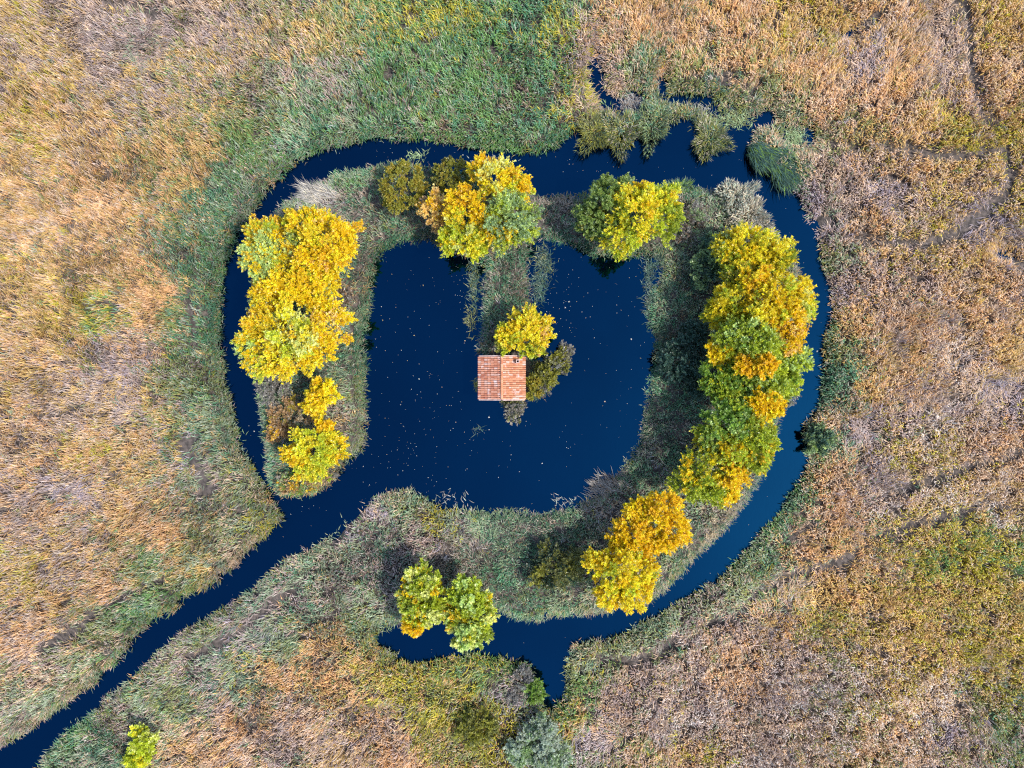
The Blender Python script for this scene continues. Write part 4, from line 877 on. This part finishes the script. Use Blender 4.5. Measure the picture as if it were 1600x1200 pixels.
def build_floating():
    rs = np.random.RandomState(9)
    pts = []
    def blob(a, b, ra, rb, n):
        for _ in range(int(n * 0.5)):
            pts.append((a + rs.normal(0, ra), b + rs.normal(0, rb)))
    blob(870, 470, 22, 40, 170); blob(655, 640, 45, 90, 230); blob(650, 450, 45, 50, 70); blob(800, 700, 120, 60, 150); blob(960, 500, 45, 110, 110); blob(620, 720, 40, 40, 60)
    blob(900, 260, 170, 12, 90); blob(380, 640, 16, 70, 40); blob(430, 290, 40, 25, 40); blob(470, 800, 30, 25, 30); blob(600, 235, 70, 8, 40); blob(1230, 450, 40, 100, 25); blob(720, 460, 10, 60, 60); blob(300, 960, 120, 90, 25); blob(700, 1010, 60, 8, 10); blob(1000, 420, 20, 30, 40)
    for _ in range(200):
        pts.append((rs.uniform(350, 1300), rs.uniform(200, 1050)))
    P = np.array([W(a, b) for a, b in pts])
    k = grid_sample(SD, P[:, 0], P[:, 1]) < -0.35
    P = P[k]; n = len(P)
    a = rs.uniform(0, 6.28, n)
    D = np.stack([np.cos(a), np.sin(a), np.zeros(n)], 1)
    Nn = unit(np.stack([rs.normal(0, .12, n), rs.normal(0, .12, n), np.ones(n)], 1))
    ln = 0.045 + 0.06 * rs.rand(n) ** 2 + (rs.rand(n) < 0.05) * 0.14
    ca = np.array([(0.75, 0.72, 0.62), (0.62, 0.48, 0.2), (0.7, 0.5, 0.3), (0.55, 0.58, 0.5)])
    col = ca[rs.choice(4, n, p=[.5, .15, .1, .25])] * rs.uniform(0.5, 1.05, (n, 1))
    g = leaf_quads(np.column_stack([P, np.full(n, 0.012)]), D, Nn, ln, ln * rs.uniform(.5, .9, n), col)
    o = link('floating_leaves', np_mesh('floating_leaves', *g[:4], col=g[4]), None, M_LEAF)
    tag(o, 'pale fallen leaves floating scattered over the blue water', 'leaves', kind='stuff')
build_floating()

# ------------------------------------------------------------------ the tiled hut
def box_mesh(name, x0, x1, y0, y1, z0, z1, bev=0.0):
    bm = bmesh.new()
    vs = [bm.verts.new(p) for p in ((x0, y0, z0), (x1, y0, z0), (x1, y1, z0), (x0, y1, z0), (x0, y0, z1), (x1, y0, z1), (x1, y1, z1), (x0, y1, z1))]
    for f in ((3, 2, 1, 0), (4, 5, 6, 7), (0, 1, 5, 4), (1, 2, 6, 5), (2, 3, 7, 6), (3, 0, 4, 7)):
        bm.faces.new([vs[i] for i in f])
    if bev:
        bmesh.ops.bevel(bm, geom=list(bm.edges), offset=bev, segments=1, affect='EDGES')
    me = bpy.data.meshes.new(name); bm.to_mesh(me); bm.free()
    return me

def tile_material(name, warm):
    m, nt, out = new_mat(name); N = nt.nodes; L = nt.links
    p = N.new('ShaderNodeBsdfPrincipled'); p.inputs['Roughness'].default_value = 0.8
    oi = N.new('ShaderNodeObjectInfo')
    cr = N.new('ShaderNodeValToRGB'); cr.color_ramp.interpolation = 'LINEAR'
    e = cr.color_ramp.elements
    cols = [(0.0, (0.36, 0.12, 0.07)), (0.3, (0.47, 0.175, 0.095)), (0.55, (0.53, 0.225, 0.13)), (0.8, (0.52, 0.25, 0.165)), (1.0, (0.52, 0.36, 0.31))] if not warm else \
           [(0.0, (0.38, 0.13, 0.06)), (0.3, (0.47, 0.185, 0.085)), (0.6, (0.52, 0.225, 0.115)), (0.85, (0.52, 0.25, 0.145)), (1.0, (0.52, 0.37, 0.30))]
    e[0].position, e[0].color = cols[0][0], (*cols[0][1], 1); e[1].position, e[1].color = cols[-1][0], (*cols[-1][1], 1)
    for ps, c in cols[1:-1]:
        k = e.new(ps); k.color = (*c, 1)
    L.new(oi.outputs['Random'], cr.inputs[0])
    geo = N.new('ShaderNodeNewGeometry')
    nz = N.new('ShaderNodeTexNoise'); nz.inputs['Scale'].default_value = 2.2; nz.inputs['Detail'].default_value = 6
    L.new(geo.outputs['Position'], nz.inputs['Vector'])
    lr = N.new('ShaderNodeValToRGB'); lr.color_ramp.elements[0].position = 0.58; lr.color_ramp.elements[1].position = 0.70
    L.new(nz.outputs['Fac'], lr.inputs[0])
    mx = N.new('ShaderNodeMix'); mx.data_type = 'RGBA'
    mx.inputs[7].default_value = (0.66, 0.60, 0.60, 1)
    ml = N.new('ShaderNodeMath'); ml.operation = 'MULTIPLY'; ml.inputs[1].default_value = 0.65
    L.new(lr.outputs[0], ml.inputs[0]); L.new(ml.outputs[0], mx.inputs[0]); L.new(cr.outputs[0], mx.inputs[6])
    L.new(mx.outputs[2], p.inputs['Base Color'])
    L.new(p.outputs[0], out.inputs[0])
    return m
M_TILE_A = tile_material('shade_clay_tile', False)  # left slope: pinker tone of the side away from the sun, put into the colour
M_TILE_B = tile_material('sun_clay_tile', True)  # right slope: warm sunlit tone painted into the clay colour
M_UNDER = simple_noise_mat('clay_channel', (0.24, 0.10, 0.06), (0.40, 0.19, 0.12), 5, 0.9)
M_WALL = simple_noise_mat('lime_plaster', (0.48, 0.44, 0.38), (0.62, 0.58, 0.52), 2.5, 0.9, 0.4)
M_MORTAR = simple_noise_mat('pale_mortar', (0.46, 0.30, 0.25), (0.60, 0.46, 0.42), 4, 0.9)
M_WOOD = simple_noise_mat('old_wood', (0.10, 0.06, 0.04), (0.2, 0.13, 0.09), 6, 0.8)
M_HOLE_DARK = simple_noise_mat('hole_dark', (0.01, 0.01, 0.01), (0.025, 0.022, 0.02), 6, 0.9)  # near-black fill, the dark of the open hole painted on

def build_hut():
    zr = 3.0
    cx, cy = W(784, 590.5, zr)
    root = empty('hut', (cx, cy, 0.0))
    tag(root, 'small hut with weathered two pitch clay tile roof ending the middle strip', 'hut')
    k = (CAM_H - zr) / CAM_H / PXM
    HX, HY = 36.2 * k, 33.6 * k        # half extents of the roof in plan
    ze, zt = 2.55, 3.35                # eave and ridge
    wx, wy = HX - 0.22, HY - 0.20
    # walls with gables as one shell, on a stone footing
    bm = bmesh.new()
    prof = [(-wx, 0.25), (wx, 0.25), (wx, ze - 0.02), (0, zt - 0.16), (-wx, ze - 0.02)]
    f = [bm.verts.new((x, -wy, z)) for x, z in prof]; b = [bm.verts.new((x, wy, z)) for x, z in prof]
    bm.faces.new(f); bm.faces.new(b[::-1])
    for i in range(5):
        bm.faces.new((f[i], b[i], b[(i + 1) % 5], f[(i + 1) % 5])[::-1])
    me = bpy.data.meshes.new('wall'); bm.to_mesh(me); bm.free()
    link('wall', me, root, M_WALL)
    link('footing', box_mesh('footing', -wx - 0.12, wx + 0.12, -wy - 0.12, wy + 0.12, -0.9, 0.25, 0.03), root, simple_noise_mat('footing_stone', (0.16, 0.15, 0.14), (0.30, 0.28, 0.25), 3, 0.9, 0.5))
    sl = math.hypot(HX, zt - ze); ang = math.atan2(zt - ze, HX)
    ncol, ncrs = 20, 7
    pitch = 2 * HY / ncol; crs = sl / ncrs
    # barrel tile, running along +X downhill, lower end wider and lying over the next
    def barrel(ln, r0, r1, seg=6):
        V = []
        for x, r, z in ((0, r0, 0.0), (ln, r1, 0.022)):
            for s in range(seg + 1):
                t = math.pi * s / seg
                V.append((x, r * math.cos(t), r * 0.8 * math.sin(t) + z))
        n1 = len(V)
        for x, r, z in ((0, r0 - 0.018, 0.0), (ln, r1 - 0.018, 0.022)):
            for s in range(seg + 1):
                t = math.pi * s / seg
                V.append((x, r * math.cos(t), r * 0.8 * math.sin(t) + z - 0.004))
        F = []
        q = seg + 1
        for s in range(seg):
            F.append((s, q + s, q + s + 1, s + 1))
            F.append((n1 + s + 1, n1 + q + s + 1, n1 + q + s, n1 + s))
            F.append((q + s, n1 + q + s, n1 + q + s + 1, q + s + 1))
        me = bpy.data.meshes.new('tile'); me.from_pydata(V, [], F); me.update()
        return me
    rs = random.Random(4)
    for side, mat in ((-1, M_TILE_A), (1, M_TILE_B)):
        # bed of channel tiles
        bm = bmesh.new()
        nseg = ncol * 4
        rows = []
        for x, z in ((0.0, zt - 0.06), (side * HX, ze - 0.06)):
            rows.append([bm.verts.new((x, -HY + 2 * HY * i / nseg, z + 0.035 * math.cos(2 * math.pi * (i / 4.0 + 0.5)) )) for i in range(nseg + 1)])
        low = [[bm.verts.new((v.co.x, v.co.y, v.co.z - 0.1)) for v in r] for r in rows]
        for i in range(nseg):
            a = (rows[0][i], rows[1][i], rows[1][i + 1], rows[0][i + 1])
            bm.faces.new(a if side > 0 else a[::-1])
            c = (low[0][i], low[1][i], low[1][i + 1], low[0][i + 1])
            bm.faces.new(c[::-1] if side > 0 else c)
            e = (rows[1][i], low[1][i], low[1][i + 1], rows[1][i + 1])
            bm.faces.new(e if side > 0 else e[::-1])
        bm.faces.new((rows[0][0], low[0][0], low[1][0], rows[1][0])); bm.faces.new((rows[0][-1], rows[1][-1], low[1][-1], low[0][-1]))
        bmesh.ops.recalc_face_normals(bm, faces=bm.faces)
        me = bpy.data.meshes.new('roof_slope'); bm.to_mesh(me); bm.free()
        slope = link('roof_slope', me, root, M_UNDER)
        slope['label'] = 'left roof slope with lichen, tiles tinted pinkish for shade' if side < 0 else 'right roof slope, tiles tinted orange for sun'
        tm = barrel(crs + 0.07, pitch * 0.36, pitch * 0.43); tm.materials.append(mat)
        for i in range(ncol):
            y = -HY + (i + 0.5) * pitch
            for j in range(ncrs):
                d = j * crs
                t = bpy.data.objects.new('tile', tm); COL.objects.link(t); t.parent = slope
                x = side * d * math.cos(ang); z = zt - 0.035 - d * math.sin(ang)
                t.location = (x, y + rs.uniform(-0.008, 0.008), z + rs.uniform(-0.004, 0.006))
                t.rotation_euler = (0, ang + rs.uniform(-0.012, 0.012), rs.uniform(-0.03, 0.03) + (math.pi if side < 0 else 0))
    # ridge: a line of larger barrel tiles
    rm = barrel(0.43, 0.12, 0.14, 6); rm.materials.append(M_TILE_B)
    ridge = link('ridge', box_mesh('ridge', -0.07, 0.07, -HY, HY, zt - 0.06, zt + 0.03), root, M_MORTAR)
    n = 11
    for i in range(n):
        t = bpy.data.objects.new('ridge_tile', rm); COL.objects.link(t); t.parent = ridge
        t.location = (0, -HY + i * (2 * HY - 0.02) / n, zt + 0.0); t.rotation_euler = (0, 0, math.pi / 2)
    # pale mortar verges on the two gable edges and eave boards
    for sy in (-1, 1):
        for sx in (-1, 1):
            bm = bmesh.new()
            pts = [(sx * 0.09, zt + 0.035), (sx * HX, ze + 0.035), (sx * HX, ze - 0.17), (sx * 0.09, zt - 0.17)]
            y0, y1 = sy * (HY + 0.002), sy * (HY + 0.10)
            a = [bm.verts.new((x, y0, z)) for x, z in pts]; b = [bm.verts.new((x, y1, z)) for x, z in pts]
            bm.faces.new(a); bm.faces.new(b[::-1])
            for i in range(4):
                bm.faces.new((a[i], b[i], b[(i + 1) % 4], a[(i + 1) % 4]))
            bmesh.ops.recalc_face_normals(bm, faces=bm.faces)
            me = bpy.data.meshes.new('verge'); bm.to_mesh(me); bm.free()
            link('verge', me, root, M_MORTAR)
    for sx in (-1, 1):
        x0, x1 = sorted((sx * (HX - 0.10), sx * (HX - 0.02)))
        link('eave_board', box_mesh('eave_board', x0, x1, -HY + 0.02, HY - 0.02, ze - 0.30, ze - 0.165), root, M_WOOD)
    # squat chimney with an open flue near the back of the right slope
    qx, qy = W(809, 564.5, 3.4); qx -= cx; qy -= cy
    ch = empty('chimney', (qx, qy, 0)); ch.parent = root
    h = 0.17
    for nm, (a, b, c, d) in (('brick_side', (-h, h, -h, -h + 0.07)), ('brick_side', (-h, h, h - 0.07, h)), ('brick_side', (-h, -h + 0.07, -h + 0.072, h - 0.072)), ('brick_side', (h - 0.07, h, -h + 0.072, h - 0.072))):
        link(nm, box_mesh('brick_side', a, b, c, d, 2.7, 3.42, 0.006), ch, M_MORTAR)
    link('flue', box_mesh('flue', -h + 0.072, h - 0.072, -h + 0.074, h - 0.074, 2.72, 3.12), ch, M_HOLE_DARK)
build_hut()

# loose reed ends so that nothing floats: purge unused data
print('triangles', sum(len(m.loops) - 2 * len(m.polygons) for m in bpy.data.meshes))
